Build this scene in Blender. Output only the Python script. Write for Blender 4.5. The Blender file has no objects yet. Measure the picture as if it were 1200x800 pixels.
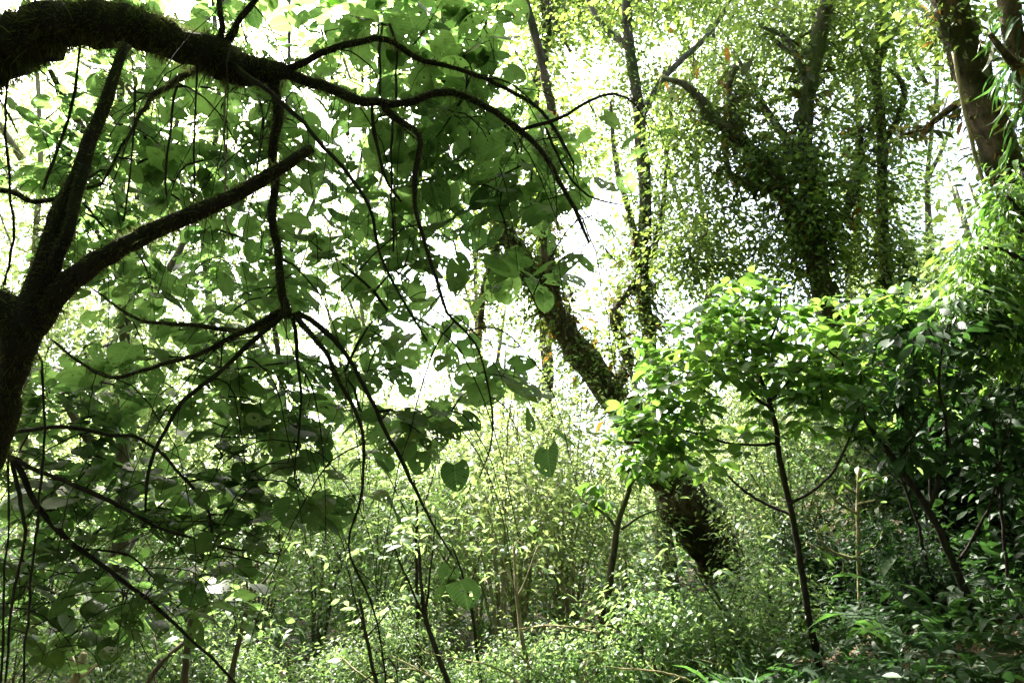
import bpy, math, random
import numpy as np
from mathutils import Vector

# ------------------------------------------------------------------ camera, sky, sun, exposure
scene = bpy.context.scene
COL = scene.collection
PITCH = math.radians(17.0)
CAM = np.array([0.0, 0.0, 1.6])
FOC = 867.0
cd = bpy.data.cameras.new("camera"); cam = bpy.data.objects.new("camera", cd); COL.objects.link(cam)
cam.location = CAM; cam.rotation_euler = (math.pi / 2 + PITCH, 0, 0)
cd.lens = 26.0; cd.sensor_width = 36.0; cd.clip_start = 0.05; cd.clip_end = 2000
scene.camera = cam

SUN_DIR = np.array([-0.32, 0.46, 0.83]); SUN_DIR = SUN_DIR / np.linalg.norm(SUN_DIR)
elev = math.asin(SUN_DIR[2]); azim = math.atan2(SUN_DIR[0], SUN_DIR[1])
world = bpy.data.worlds.new("World"); scene.world = world; world.use_nodes = True
wn = world.node_tree.nodes; wl = world.node_tree.links
sky = wn.new("ShaderNodeTexSky"); sky.sky_type = 'NISHITA'; sky.sun_disc = False
sky.sun_elevation = elev; sky.sun_rotation = azim
sky.air_density = 1.0; sky.dust_density = 6.0; sky.ozone_density = 1.0; sky.altitude = 0
bg = wn["Background"]; bg.inputs["Strength"].default_value = 0.15
wl.new(sky.outputs[0], bg.inputs["Color"])
sd = bpy.data.lights.new("sun", 'SUN'); sd.energy = 5.0; sd.angle = math.radians(0.5); sd.color = (1.0, 0.95, 0.86)
so = bpy.data.objects.new("sun", sd); COL.objects.link(so)
so.rotation_euler = Vector(SUN_DIR).to_track_quat('Z', 'Y').to_euler()
scene.view_settings.view_transform = 'Standard'; scene.view_settings.look = 'None'
scene.view_settings.exposure = 3.0; scene.view_settings.gamma = 1.0
cy = scene.cycles
cy.max_bounces = 7; cy.diffuse_bounces = 4; cy.transmission_bounces = 4; cy.glossy_bounces = 2
cy.use_denoising = True; cy.sample_clamp_indirect = 6.0

rng = np.random.default_rng(7)
UP = np.array([0.0, 0.0, 1.0])
FW = np.array([0.0, math.cos(PITCH), math.sin(PITCH)]); RT = np.array([1.0, 0, 0]); CU = np.array([0.0, -math.sin(PITCH), math.cos(PITCH)])
def P(x, y, d):
    return CAM + d * (FW + (x - 600) / FOC * RT + (400 - y) / FOC * CU)
def nrm(a):
    return a / np.maximum(np.linalg.norm(a, axis=-1, keepdims=True), 1e-9)
def ground(x, y):
    x = np.asarray(x, float); y = np.asarray(y, float)
    bank = 0.42 * np.log1p(np.exp(np.clip((x - 1.8) * 1.3, -30, 30))) / 1.3
    bank = np.minimum(bank, 14) * (0.6 + 0.4 * np.clip(y / 8, 0, 1))
    left = 0.10 * np.log1p(np.exp(np.clip((-x - 6.0), -30, 30)))
    far = 0.09 * np.clip(y - 8, 0, 60)
    return bank + left + far + 0.10 * np.sin(x * 1.1 + 0.6) * np.sin(y * 0.8) + 0.04 * np.sin(x * 3.1) * np.sin(y * 2.7 + 1)

# ------------------------------------------------------------------ materials
def new_mat(name):
    m = bpy.data.materials.new(name); m.use_nodes = True
    nt = m.node_tree; nt.nodes.clear()
    out = nt.nodes.new("ShaderNodeOutputMaterial")
    return m, nt, out
def ramp(nt, stops):
    r = nt.nodes.new("ShaderNodeValToRGB")
    while len(r.color_ramp.elements) < len(stops): r.color_ramp.elements.new(0.5)
    for e, (p, c) in zip(r.color_ramp.elements, stops): e.position = p; e.color = (*c, 1)
    return r
def leaf_mat(name, c1, c2, c3, t1, t2, trans=0.45, rough=0.42, spec=0.4, veins=False, brown=0.0):
    """leaf: waxy reflection over a thin green blade that lets light through"""
    m, nt, out = new_mat(name); N = nt.nodes; L = nt.links
    geo = N.new("ShaderNodeNewGeometry")
    tc = N.new("ShaderNodeTexCoord")
    noi = N.new("ShaderNodeTexNoise"); noi.inputs["Scale"].default_value = 1.3; noi.inputs["Detail"].default_value = 2
    L.new(tc.outputs["Object"], noi.inputs["Vector"])
    mx = N.new("ShaderNodeMath"); mx.operation = 'MULTIPLY_ADD'; mx.inputs[1].default_value = 0.7
    L.new(geo.outputs["Random Per Island"], mx.inputs[0])
    sc = N.new("ShaderNodeMath"); sc.operation = 'MULTIPLY_ADD'; sc.inputs[1].default_value = 0.9; sc.inputs[2].default_value = -0.3
    L.new(noi.outputs["Fac"], sc.inputs[0]); L.new(sc.outputs[0], mx.inputs[2])
    r = ramp(nt, [(0.0, c1), (0.55, c2), (1.0, c3)] + ([] if not brown else []))
    L.new(mx.outputs[0], r.inputs[0])
    rt = ramp(nt, [(0.0, t1), (1.0, t2)]); L.new(mx.outputs[0], rt.inputs[0])
    colr, colt = r.outputs[0], rt.outputs[0]
    if brown:
        wn_ = N.new("ShaderNodeMath"); wn_.operation = 'LESS_THAN'; wn_.inputs[1].default_value = brown
        fr = N.new("ShaderNodeMath"); fr.operation = 'FRACT'
        ml = N.new("ShaderNodeMath"); ml.operation = 'MULTIPLY'; ml.inputs[1].default_value = 37.7
        L.new(geo.outputs["Random Per Island"], ml.inputs[0]); L.new(ml.outputs[0], fr.inputs[0]); L.new(fr.outputs[0], wn_.inputs[0])
        for k, c in ((0, (0.10, 0.07, 0.02)), (1, (0.30, 0.17, 0.03))):
            mm = N.new("ShaderNodeMixRGB"); L.new(wn_.outputs[0], mm.inputs[0]); L.new((colr, colt)[k], mm.inputs[1]); mm.inputs[2].default_value = (*c, 1)
            if k == 0: colr = mm.outputs[0]
            else: colt = mm.outputs[0]
    bn = N.new("ShaderNodeTexNoise"); bn.inputs["Scale"].default_value = 38; bn.inputs["Detail"].default_value = 3; L.new(tc.outputs["Object"], bn.inputs["Vector"])
    br = ramp(nt, [(0.30, (0.55, 0.52, 0.4)), (0.42, (0.9, 0.9, 0.9)), (0.62, (1.0, 1.0, 1.0)), (0.75, (1.25, 1.15, 0.9))]); L.new(bn.outputs["Fac"], br.inputs[0])
    for k in (0, 1):
        mm = N.new("ShaderNodeMixRGB"); mm.blend_type = 'MULTIPLY'; mm.inputs[0].default_value = 1.0
        L.new((colr, colt)[k], mm.inputs[1]); L.new(br.outputs[0], mm.inputs[2])
        if k == 0: colr = mm.outputs[0]
        else: colt = mm.outputs[0]
    bump = None
    if veins:
        uv = N.new("ShaderNodeUVMap"); sx = N.new("ShaderNodeSeparateXYZ"); L.new(uv.outputs[0], sx.inputs[0])
        ab = N.new("ShaderNodeMath"); ab.operation = 'ABSOLUTE'; L.new(sx.outputs[0], ab.inputs[0])
        # midrib
        mid = N.new("ShaderNodeMath"); mid.operation = 'LESS_THAN'; mid.inputs[1].default_value = 0.018; L.new(ab.outputs[0], mid.inputs[0])
        # side veins running forward from the midrib
        a = N.new("ShaderNodeMath"); a.operation = 'MULTIPLY_ADD'; a.inputs[1].default_value = -0.8; L.new(ab.outputs[0], a.inputs[0]); L.new(sx.outputs[1], a.inputs[2])
        b = N.new("ShaderNodeMath"); b.operation = 'MULTIPLY'; b.inputs[1].default_value = 7.5; L.new(a.outputs[0], b.inputs[0])
        c = N.new("ShaderNodeMath"); c.operation = 'FRACT'; L.new(b.outputs[0], c.inputs[0])
        d = N.new("ShaderNodeMath"); d.operation = 'LESS_THAN'; d.inputs[1].default_value = 0.14; L.new(c.outputs[0], d.inputs[0])
        e = N.new("ShaderNodeMath"); e.operation = 'MAXIMUM'; L.new(mid.outputs[0], e.inputs[0]); L.new(d.outputs[0], e.inputs[1])
        f = N.new("ShaderNodeMath"); f.operation = 'MULTIPLY'; f.inputs[1].default_value = 0.22; L.new(e.outputs[0], f.inputs[0])
        mm = N.new("ShaderNodeMixRGB"); L.new(f.outputs[0], mm.inputs[0]); L.new(colt, mm.inputs[1]); mm.inputs[2].default_value = (t2[0] * 1.5, t2[1] * 1.35, t2[2] * 2, 1)
        colt = mm.outputs[0]
        bp = N.new("ShaderNodeBump"); bp.inputs["Strength"].default_value = 0.35; bp.inputs["Distance"].default_value = 0.004
        L.new(e.outputs[0], bp.inputs["Height"]); bump = bp.outputs[0]
    pr = N.new("ShaderNodeBsdfPrincipled"); pr.inputs["Roughness"].default_value = rough
    pr.inputs["Specular IOR Level"].default_value = spec
    L.new(colr, pr.inputs["Base Color"])
    tr = N.new("ShaderNodeBsdfTranslucent"); L.new(colt, tr.inputs["Color"])
    if bump: L.new(bump, pr.inputs["Normal"])
    mix = N.new("ShaderNodeMixShader"); mix.inputs[0].default_value = trans
    L.new(pr.outputs[0], mix.inputs[1]); L.new(tr.outputs[0], mix.inputs[2]); L.new(mix.outputs[0], out.inputs[0])
    return m
def bark_mat(name, dark, light, moss, mossamt=0.5, scale=9.0, bumpd=0.02):
    m, nt, out = new_mat(name); N = nt.nodes; L = nt.links
    tc = N.new("ShaderNodeTexCoord")
    mp = N.new("ShaderNodeMapping"); mp.inputs["Scale"].default_value = (1, 1, 0.35); L.new(tc.outputs["Object"], mp.inputs[0])
    n1 = N.new("ShaderNodeTexNoise"); n1.inputs["Scale"].default_value = scale * 2.5; n1.inputs["Detail"].default_value = 6; n1.inputs["Roughness"].default_value = 0.65
    L.new(mp.outputs[0], n1.inputs["Vector"])
    n2 = N.new("ShaderNodeTexNoise"); n2.inputs["Scale"].default_value = scale * 0.5; n2.inputs["Detail"].default_value = 5
    L.new(tc.outputs["Object"], n2.inputs["Vector"])
    r = ramp(nt, [(0.35, dark), (0.68, light)]); L.new(n1.outputs["Fac"], r.inputs[0])
    r2 = ramp(nt, [(0.62 - 0.35 * mossamt, (0, 0, 0)), (0.72 - 0.25 * mossamt, (1, 1, 1))]); L.new(n2.outputs["Fac"], r2.inputs[0])
    mm = N.new("ShaderNodeMixRGB"); L.new(r2.outputs[0], mm.inputs[0]); L.new(r.outputs[0], mm.inputs[1])
    r3 = ramp(nt, [(0.3, tuple(v * 0.5 for v in moss)), (0.7, moss)]); L.new(n1.outputs["Fac"], r3.inputs[0]); L.new(r3.outputs[0], mm.inputs[2])
    pr = N.new("ShaderNodeBsdfPrincipled"); pr.inputs["Roughness"].default_value = 0.9; pr.inputs["Specular IOR Level"].default_value = 0.15
    L.new(mm.outputs[0], pr.inputs["Base Color"])
    bp = N.new("ShaderNodeBump"); bp.inputs["Strength"].default_value = 0.9; bp.inputs["Distance"].default_value = bumpd
    L.new(n1.outputs["Fac"], bp.inputs["Height"]); L.new(bp.outputs[0], pr.inputs["Normal"])
    L.new(pr.outputs[0], out.inputs[0]); return m

M = {}
M['big_leaf'] = leaf_mat('big_leaf', (0.022, 0.05, 0.018), (0.035, 0.075, 0.024), (0.06, 0.11, 0.035), (0.035, 0.105, 0.022), (0.29, 0.49, 0.12), 0.6, 0.5, 0.3, veins=True)
M['low_leaf'] = leaf_mat('low_leaf', (0.02, 0.045, 0.015), (0.03, 0.07, 0.02), (0.05, 0.10, 0.025), (0.04, 0.11, 0.02), (0.20, 0.37, 0.08), 0.5, 0.45, 0.35, veins=True)
M['shrub_leaf'] = leaf_mat('shrub_leaf', (0.03, 0.075, 0.014), (0.05, 0.115, 0.02), (0.07, 0.14, 0.025), (0.09, 0.24, 0.03), (0.25, 0.43, 0.06), 0.43, 0.4, 0.5)
M['dark_leaf'] = leaf_mat('dark_leaf', (0.012, 0.03, 0.012), (0.02, 0.046, 0.018), (0.035, 0.07, 0.024), (0.03, 0.09, 0.018), (0.07, 0.17, 0.03), 0.3, 0.55, 0.28)  # part of the bank's shade is put into this darker leaf colour
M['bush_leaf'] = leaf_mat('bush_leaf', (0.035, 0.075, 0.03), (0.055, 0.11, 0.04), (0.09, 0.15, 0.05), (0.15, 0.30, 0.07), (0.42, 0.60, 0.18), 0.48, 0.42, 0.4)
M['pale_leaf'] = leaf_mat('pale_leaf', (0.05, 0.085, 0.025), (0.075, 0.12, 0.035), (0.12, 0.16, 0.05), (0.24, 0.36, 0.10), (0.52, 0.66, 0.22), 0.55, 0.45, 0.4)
M['crown_leaf'] = leaf_mat('crown_leaf', (0.022, 0.046, 0.014), (0.04, 0.075, 0.02), (0.07, 0.115, 0.03), (0.11, 0.20, 0.03), (0.34, 0.48, 0.08), 0.52, 0.45, 0.35, brown=0.003)
M['epiphyte_leaf'] = leaf_mat('epiphyte_leaf', (0.03, 0.04, 0.018), (0.05, 0.06, 0.025), (0.09, 0.09, 0.04), (0.06, 0.09, 0.02), (0.16, 0.19, 0.04), 0.35, 0.6, 0.2, brown=0.2)
M['fern_leaf'] = leaf_mat('fern_leaf', (0.025, 0.06, 0.025), (0.04, 0.085, 0.035), (0.06, 0.12, 0.04), (0.05, 0.15, 0.03), (0.12, 0.26, 0.04), 0.35, 0.5, 0.3)
M['moss'] = leaf_mat('moss', (0.014, 0.018, 0.007), (0.024, 0.03, 0.010), (0.05, 0.06, 0.02), (0.08, 0.10, 0.03), (0.24, 0.27, 0.09), 0.45, 0.8, 0.05)
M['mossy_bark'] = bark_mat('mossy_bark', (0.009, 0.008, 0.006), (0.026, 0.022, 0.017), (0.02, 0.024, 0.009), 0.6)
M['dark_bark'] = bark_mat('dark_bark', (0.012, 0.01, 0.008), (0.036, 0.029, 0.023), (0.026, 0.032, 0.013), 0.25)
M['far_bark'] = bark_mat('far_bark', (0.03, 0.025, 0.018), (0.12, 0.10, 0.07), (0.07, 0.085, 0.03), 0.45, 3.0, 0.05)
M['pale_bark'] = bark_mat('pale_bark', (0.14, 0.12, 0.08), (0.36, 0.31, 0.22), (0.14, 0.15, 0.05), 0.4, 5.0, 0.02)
M['dry_or_sunlit_bark'] = bark_mat('dry_or_sunlit_bark', (0.16, 0.13, 0.07), (0.46, 0.40, 0.24), (0.16, 0.19, 0.06), 0.5, 14.0, 0.01)  # pale dry wood; on the bare sapling the paleness stands for sunlight
M['rooty_bark'] = bark_mat('rooty_bark', (0.022, 0.016, 0.01), (0.11, 0.08, 0.05), (0.04, 0.042, 0.016), 0.35, 4.0, 0.06)
M['soil'] = bark_mat('soil', (0.03, 0.022, 0.014), (0.11, 0.08, 0.045), (0.035, 0.055, 0.018), 0.4, 3.0, 0.05)

# ------------------------------------------------------------------ mesh collector
class Geo:
    def __init__(s): s.V = []; s.L = []; s.T = []; s.U = []; s.Mi = []; s.n = 0
    def add(s, V, loops, totals, uv=None, mi=0):
        V = np.asarray(V, np.float32).reshape(-1, 3); loops = np.asarray(loops, np.int32).ravel(); totals = np.asarray(totals, np.int32).ravel()
        if len(V) == 0: return
        s.V.append(V); s.L.append(loops + s.n); s.T.append(totals)
        s.U.append(np.zeros((len(loops), 2), np.float32) if uv is None else np.asarray(uv, np.float32).reshape(-1, 2))
        s.Mi.append(np.full(len(totals), mi, np.int32)); s.n += len(V)
    def build(s, name, mats, parent=None, smooth=True, origin=None):
        V = np.concatenate(s.V); L = np.concatenate(s.L); T = np.concatenate(s.T); U = np.concatenate(s.U); Mi = np.concatenate(s.Mi)
        if origin is not None: V = V - np.asarray(origin, np.float32)
        me = bpy.data.meshes.new(name)
        me.vertices.add(len(V)); me.vertices.foreach_set("co", V.astype(np.float32).ravel())
        me.loops.add(len(L)); me.loops.foreach_set("vertex_index", L)
        me.polygons.add(len(T)); st = np.concatenate([[0], np.cumsum(T)[:-1]]).astype(np.int32)
        me.polygons.foreach_set("loop_start", st); me.polygons.foreach_set("loop_total", T)
        me.polygons.foreach_set("material_index", Mi)
        me.polygons.foreach_set("use_smooth", np.full(len(T), smooth))
        uvl = me.uv_layers.new(name="UVMap"); uvl.data.foreach_set("uv", U.ravel())
        me.update(calc_edges=True)
        for m in (mats if isinstance(mats, (list, tuple)) else [mats]): me.materials.append(m)
        o = bpy.data.objects.new(name, me); COL.objects.link(o)
        if parent is not None: o.parent = parent
        return o

def thing(name, label, cat, loc, group=None):
    o = bpy.data.objects.new(name, None); COL.objects.link(o); o.location = [float(v) for v in loc]
    o.empty_display_size = 0.2; o['label'] = label; o['category'] = cat
    if group: o['group'] = group
    return o
def copy_tree(o, loc, rz=0.0, sc=1.0, label=None, parent=None):
    c = o.copy(); COL.objects.link(c)
    if parent is None:
        c.location = [float(v) for v in loc]; c.rotation_euler = (0, 0, rz); c.scale = (sc, sc, sc)
        if label: c['label'] = label
    else: c.parent = parent
    for ch in list(o.children):
        copy_tree(ch, None, parent=c)
    return c

# ------------------------------------------------------------------ tubes and curves
def smooth_line(pts, rad, step, jit=0.0, r=None):
    pts = np.asarray(pts, float); rad = np.asarray(rad, float)
    n = len(pts)
    e0 = 2 * pts[0] - pts[1]; e1 = 2 * pts[-1] - pts[-2]
    Q = np.vstack([e0, pts, e1]); R = np.concatenate([[rad[0]], rad, [rad[-1]]])
    out = []; ro = []
    for i in range(n - 1):
        p0, p1, p2, p3 = Q[i:i + 4]; k = max(2, int(np.linalg.norm(p2 - p1) / step))
        t = (np.arange(k) / k)[:, None]
        out.append(0.5 * ((2 * p1) + (-p0 + p2) * t + (2 * p0 - 5 * p1 + 4 * p2 - p3) * t ** 2 + (-p0 + 3 * p1 - 3 * p2 + p3) * t ** 3))
        ro.append(R[i + 1] + (R[i + 2] - R[i + 1]) * t[:, 0])
    out.append(pts[-1:]); ro.append(rad[-1:])
    o = np.vstack(out); ra = np.concatenate(ro)
    if jit > 0:
        j = (r or rng).normal(0, 1, o.shape)
        j = (j + np.roll(j, 1, 0) + np.roll(j, -1, 0)) / 1.7
        j[0] = 0
        o = o + j * jit * ra[:, None]
    return o, ra
def tube(g, pts, rad, sides=6, lump=0.0, mi=0, r=None, cap=True):
    pts = np.asarray(pts, float); rad = np.asarray(rad, float); n = len(pts)
    if n < 2: return
    t = nrm(np.gradient(pts, axis=0))
    a = np.cross(t, [0.3, 0.2, 0.93]); bad = np.linalg.norm(a, axis=1) < 0.15
    # parallel transport
    u = np.zeros_like(t); u0 = np.cross(t[0], [0.31, 0.83, 0.2]); u0 /= np.linalg.norm(u0); u[0] = u0
    for i in range(1, n):
        v = u[i - 1] - t[i] * np.dot(u[i - 1], t[i]); u[i] = v / (np.linalg.norm(v) + 1e-9)
    w = np.cross(t, u)
    ang = np.linspace(0, 2 * np.pi, sides, endpoint=False)
    rr = np.repeat(rad[:, None], sides, 1)
    if lump > 0:
        R_ = r or rng
        q = R_.normal(0, 1, (n, sides)); q = (q + np.roll(q, 1, 0) + np.roll(q, 1, 1)) / 1.73
        rr = rr * (1 + lump * q)
    ring = pts[:, None, :] + rr[..., None] * (np.cos(ang)[None, :, None] * u[:, None, :] + np.sin(ang)[None, :, None] * w[:, None, :])
    V = ring.reshape(-1, 3)
    i = np.arange(n - 1)[:, None] * sides; j = np.arange(sides)[None, :]; j2 = (j + 1) % sides
    q = np.stack([i + j, i + j2, i + sides + j2, i + sides + j], -1).reshape(-1)
    loops = [q]; tot = [np.full((n - 1) * sides, 4)]
    if cap:
        loops.append(np.arange(sides)[::-1]); loops.append((n - 1) * sides + np.arange(sides)); tot.append(np.array([sides, sides]))
    g.add(V, np.concatenate(loops), np.concatenate(tot), mi=mi)

# ------------------------------------------------------------------ leaf templates: (verts, loops, totals, uv per loop); x across, y base->tip, z up
def grid_leaf(nu, nv, width_fn, curl=0.15, fold=0.1, holes=0, seed=0, back=0.0, wav=0.0):
    r = np.random.default_rng(seed)
    us = np.linspace(-1, 1, nu + 1); vs = np.linspace(0, 1, nv + 1)
    V = []; UVv = []
    for v in vs:
        w = width_fn(v)
        for u in us:
            x = u * w; y = v - back * (abs(u) ** 1.5) * (1 - v) ** 3
            if 0 < v < 1 and abs(u) < 1 and holes:
                x += r.uniform(-.3, .3) * w / nu; y += r.uniform(-.25, .25) / nv
            z = fold * abs(x) - curl * (y - 0.3) ** 2 - curl * 0.9 * x * x + wav * math.sin(v * 9 + seed) * abs(u) * 0.05
            V.append((x, y, z)); UVv.append((x, y))
    F = []
    for j in range(nv):
        for i in range(nu):
            a = j * (nu + 1) + i; F.append((a, a + 1, a + nu + 2, a + nu + 1))
    kill = set()
    for _ in range(holes):
        i = r.integers(1, nu - 1); j = r.integers(2, nv - 1); kill.add(j * nu + i)
        if r.random() < 0.35: kill.add(min(j + 1, nv - 1) * nu + i)
        if r.random() < 0.25 and i + 2 < nu: kill.add(j * nu + i + 1)
    F = [f for k, f in enumerate(F) if k not in kill]
    loops = np.array(F).ravel(); UVv = np.array(UVv)
    return np.array(V), loops, np.full(len(F), 4), UVv[loops]
def heart_w(v): return 0.47 * (max(0.0, math.sin(math.pi * min(1, v * 0.92 + 0.06) ** 0.72)) ** 0.62) * (1 - 0.25 * max(0, v - .8) * 5 * .6) if v < 1 else 0.0
def oval_w(v): return 0.235 * math.sin(math.pi * min(1, v * 0.98 + 0.015)) ** 0.75 if v < 1 else 0.0
def lance_w(v): return 0.17 * math.sin(math.pi * min(1, v * 0.97 + 0.03) ** 0.8) ** 0.85 if v < 1 else 0.0
def thin_w(v): return 0.07 * (1 - v) ** 0.5 * (0.35 + min(1, v * 4) * .65)
def strap_w(v): return 0.16 * min(1, v * 3.5 + .15) * (1 - v ** 5)
T_heart = [grid_leaf(12, 13, heart_w, [.12, .3, .2, .5, .2, .1, .35, .25][k], [.08, .2, .12, .05, .32, .15, .1, .22][k], holes=[1, 3, 6, 10, 2, 16, 4, 7][k], seed=k, back=0.16) for k in range(8)]
T_heart_far = [grid_leaf(4, 5, heart_w, 0.22, 0.10, seed=k, back=0.16) for k in range(2)]
T_oval = [grid_leaf(2, 5, oval_w, 0.35, 0.12, seed=1), grid_leaf(2, 5, oval_w, 0.6, 0.2, seed=2), grid_leaf(2, 4, oval_w, 0.1, 0.3, seed=3)]
T_lance = [grid_leaf(2, 4, lance_w, 0.4, 0.2, seed=1), grid_leaf(2, 4, lance_w, 0.75, 0.3, seed=2)]
T_thin = [grid_leaf(2, 3, thin_w, 0.6, 0.3, seed=1), grid_leaf(2, 3, thin_w, 0.25, 0.3, seed=2)]
T_small = [grid_leaf(2, 2, lambda v: 0.26 * (1 - abs(2 * v - 0.9)) if v < 1 else 0.0, 0.3, 0.25, seed=1),
           grid_leaf(2, 2, lambda v: 0.34 * (1 - abs(2 * v - 1.0)) + 0.0, 0.2, 0.15, seed=2)]
T_strap = [grid_leaf(4, 9, strap_w, 0.9, 0.25, seed=k, wav=1.0) for k in range(2)]
def frond_template(npairs=18, curl=0.35):
    V = []; F = []
    def z(y): return -curl * y * y
    for k in range(npairs):
        y = 0.12 + 0.86 * k / npairs; L_ = 0.30 * math.sin(math.pi * (0.12 + 0.88 * (1 - k / npairs)) ** 1.1 * 0.62 + 0.12) * (1 - (k / npairs) ** 3 * .6)
        for s in (-1, 1):
            b = len(V); hw = 0.013
            V += [(0, y - hw * .6, z(y - hw)), (0, y + hw * .6, z(y + hw)), (s * L_ * .5, y + hw * .9 + .03, z(y) - 0.02), (s * L_, y + .07, z(y) - 0.08), (s * L_ * .5, y - hw * .9 + .03, z(y) - 0.02)]
            F.append([b, b + 4, b + 3, b + 2, b + 1] if s > 0 else [b, b + 1, b + 2, b + 3, b + 4])
    for k in range(6):
        y0, y1 = k / 6, (k + 1) / 6; b = len(V); w = 0.008
        V += [(-w, y0, z(y0) + .004), (w, y0, z(y0) + .004), (w, y1, z(y1) + .004), (-w, y1, z(y1) + .004)]; F.append([b, b + 1, b + 2, b + 3])
    loops = np.array([i for f in F for i in f]); V = np.array(V)
    return V, loops, np.array([len(f) for f in F]), V[loops][:, :2]
T_frond = [frond_template(), frond_template(20, 0.6)]
# a pinnate spray of thin leaflets, used for the finest crowns and bamboo-like twigs
def leaves(g, pos, d, n, length, T, r, mi=0, wj=0.15):
    pos = np.asarray(pos, float); N = len(pos)
    if N == 0: return
    d = nrm(d); n = n - (n * d).sum(1, keepdims=True) * d; n = nrm(n); s = np.cross(d, n)
    length = np.broadcast_to(length, (N,)); ch = r.integers(0, len(T), N)
    wsc = 1 + r.normal(0, wj, N).clip(-.4, .4)
    for k, (V, lo, to, uv) in enumerate(T):
        idx = np.nonzero(ch == k)[0]
        if len(idx) == 0: continue
        L_ = length[idx][:, None, None]
        W = pos[idx][:, None, :] + L_ * (V[None, :, 0:1] * wsc[idx][:, None, None] * s[idx][:, None, :] + V[None, :, 1:2] * d[idx][:, None, :] + V[None, :, 2:3] * n[idx][:, None, :])
        off = (np.arange(len(idx)) * len(V))[:, None]
        g.add(W.reshape(-1, 3), (lo[None, :] + off).ravel(), np.tile(to, len(idx)), np.tile(uv, (len(idx), 1)), mi)
def clump(g, centers, m, sig, size, T, r, droop=0.3, upj=0.45, mi=0, flat=0.7, sj=0.3):
    """m leaves scattered round each centre, turned outwards and down"""
    centers = np.asarray(centers, float); N = len(centers) * m
    w = r.uniform(.25, 1.75, len(centers)); cid = r.choice(len(centers), N, p=w / w.sum()); c = centers[cid]
    big_ = r.uniform(.55, 1.35, len(centers))[cid][:, None]
    off = r.normal(0, 1, (N, 3)) * np.array([1, 1, flat]) * big_
    off *= np.minimum(1, 1.9 / np.linalg.norm(off, axis=1))[:, None]
    pos = c + off * sig
    d = nrm(off * np.array([1, 1, 0.3]) + r.normal(0, .5, (N, 3))) * np.array([1, 1, .5]); d = nrm(d) ; d[:, 2] -= droop + r.normal(0, .25, N)
    n = UP + r.normal(0, upj, (N, 3))
    leaves(g, pos, d, n, size * (1 + r.normal(0, sj, N)).clip(.4, 1.8), T, r, mi)

def moss_fur(g, pts, rad, dens, ln, r, hang=0.5, w=0.0011, mi=0):
    """short strands standing out of a limb, hanging on its underside"""
    pts = np.asarray(pts); rad = np.asarray(rad)
    seg = np.linalg.norm(np.diff(pts, axis=0), axis=1); area = seg * rad[:-1] * 6.28
    N = int(area.sum() * dens)
    if N < 1: return
    i = r.choice(len(seg), N, p=area / area.sum()); t = r.random(N)[:, None]
    c = pts[i] * (1 - t) + pts[i + 1] * t; ra = rad[i]
    ax = nrm(pts[i + 1] - pts[i]); o = r.normal(0, 1, (N, 3)); o = nrm(o - (o * ax).sum(1, keepdims=True) * ax)
    root = c + o * ra[:, None] * 0.97
    clumpf = 0.45 + 0.9 * np.abs(np.sin(c[:, 0] * 23 + c[:, 2] * 31)) * np.abs(np.sin(c[:, 1] * 17 + c[:, 0] * 41 + 1))
    L_ = ln * (0.4 + r.random(N)) * clumpf; under = np.clip(-o[:, 2], 0, 1)
    long = (r.random(N) < 0.03) * under; L_ = L_ * (1 + 4.5 * long)
    d = nrm(o + r.normal(0, .55, (N, 3)) - UP * (hang * (0.3 + under))[:, None])
    s = nrm(np.cross(d, r.normal(0, 1, (N, 3)))) * (w * (0.6 + r.random(N)))[:, None]
    mid = root + d * L_[:, None] * .55; tip = mid + nrm(d - UP * hang * .7) * L_[:, None] * .5
    V = np.stack([root - s, root + s, mid + s * .8, tip, mid - s * .8], 1).reshape(-1, 3)
    lo = (np.arange(N)[:, None] * 5 + np.arange(5)[None, :]).ravel()
    g.add(V, lo, np.full(N, 5), mi=mi)

# ------------------------------------------------------------------ growing twigs from limbs to target points
def grow(base_pts, base_rad, targets, r, step=0.12, tip=0.002, sag=0.15, jit=0.25, rmaxf=0.6, order_noise=0.2, maxlen=None):
    pts = np.asarray(base_pts, float); rad = np.asarray(base_rad, float); owner = np.full(len(pts), -1)
    T = np.asarray(targets, float)
    d0 = np.array([np.linalg.norm(pts - t, axis=1).min() for t in T])
    order = np.argsort(d0 * (1 + r.normal(0, order_noise, len(T))))
    paths = []
    P_ = [pts]; O_ = [owner]; allp = pts; allo = owner; basefrac = rad
    for ti in order:
        t = T[ti]; dd = np.linalg.norm(allp - t, axis=1)
        k = int(np.argmin(dd)); p = allp[k]; L_ = dd[k]
        if L_ < 1e-3: continue
        if maxlen and L_ > maxlen: continue
        n = max(3, int(L_ / step) + 1)
        s = np.linspace(0, 1, n)[:, None]
        side = r.normal(0, 1, 3); side = side / np.linalg.norm(side) * L_ * jit * 0.45
        mid = (p + t) / 2 + side + UP * L_ * sag * r.uniform(.3, 1.5)
        line = (1 - s) ** 2 * p + 2 * s * (1 - s) * mid + s ** 2 * t
        w = r.normal(0, 1, line.shape) * L_ * 0.014; w[0] = 0; line = line + w
        paths.append(dict(line=line, par=int(allo[k]), count=1, base=k, tgt=ti))
        allp = np.vstack([allp, line[1:]]); allo = np.concatenate([allo, np.full(n - 1, len(paths) - 1)])
    for p in reversed(paths):
        if p['par'] >= 0: paths[p['par']]['count'] += p['count']
    for p in paths:
        r0 = tip * (1 + p['count']) ** 0.5
        if p['par'] < 0: r0 = min(r0, rad[p['base']] * 0.8 + tip * 0.3)
        p['rad'] = np.linspace(r0, tip * .75, len(p['line']))
    for p in paths:
        if p['par'] >= 0: p['rad'] = np.minimum(p['rad'], paths[p['par']]['rad'].max())
    return paths
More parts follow.
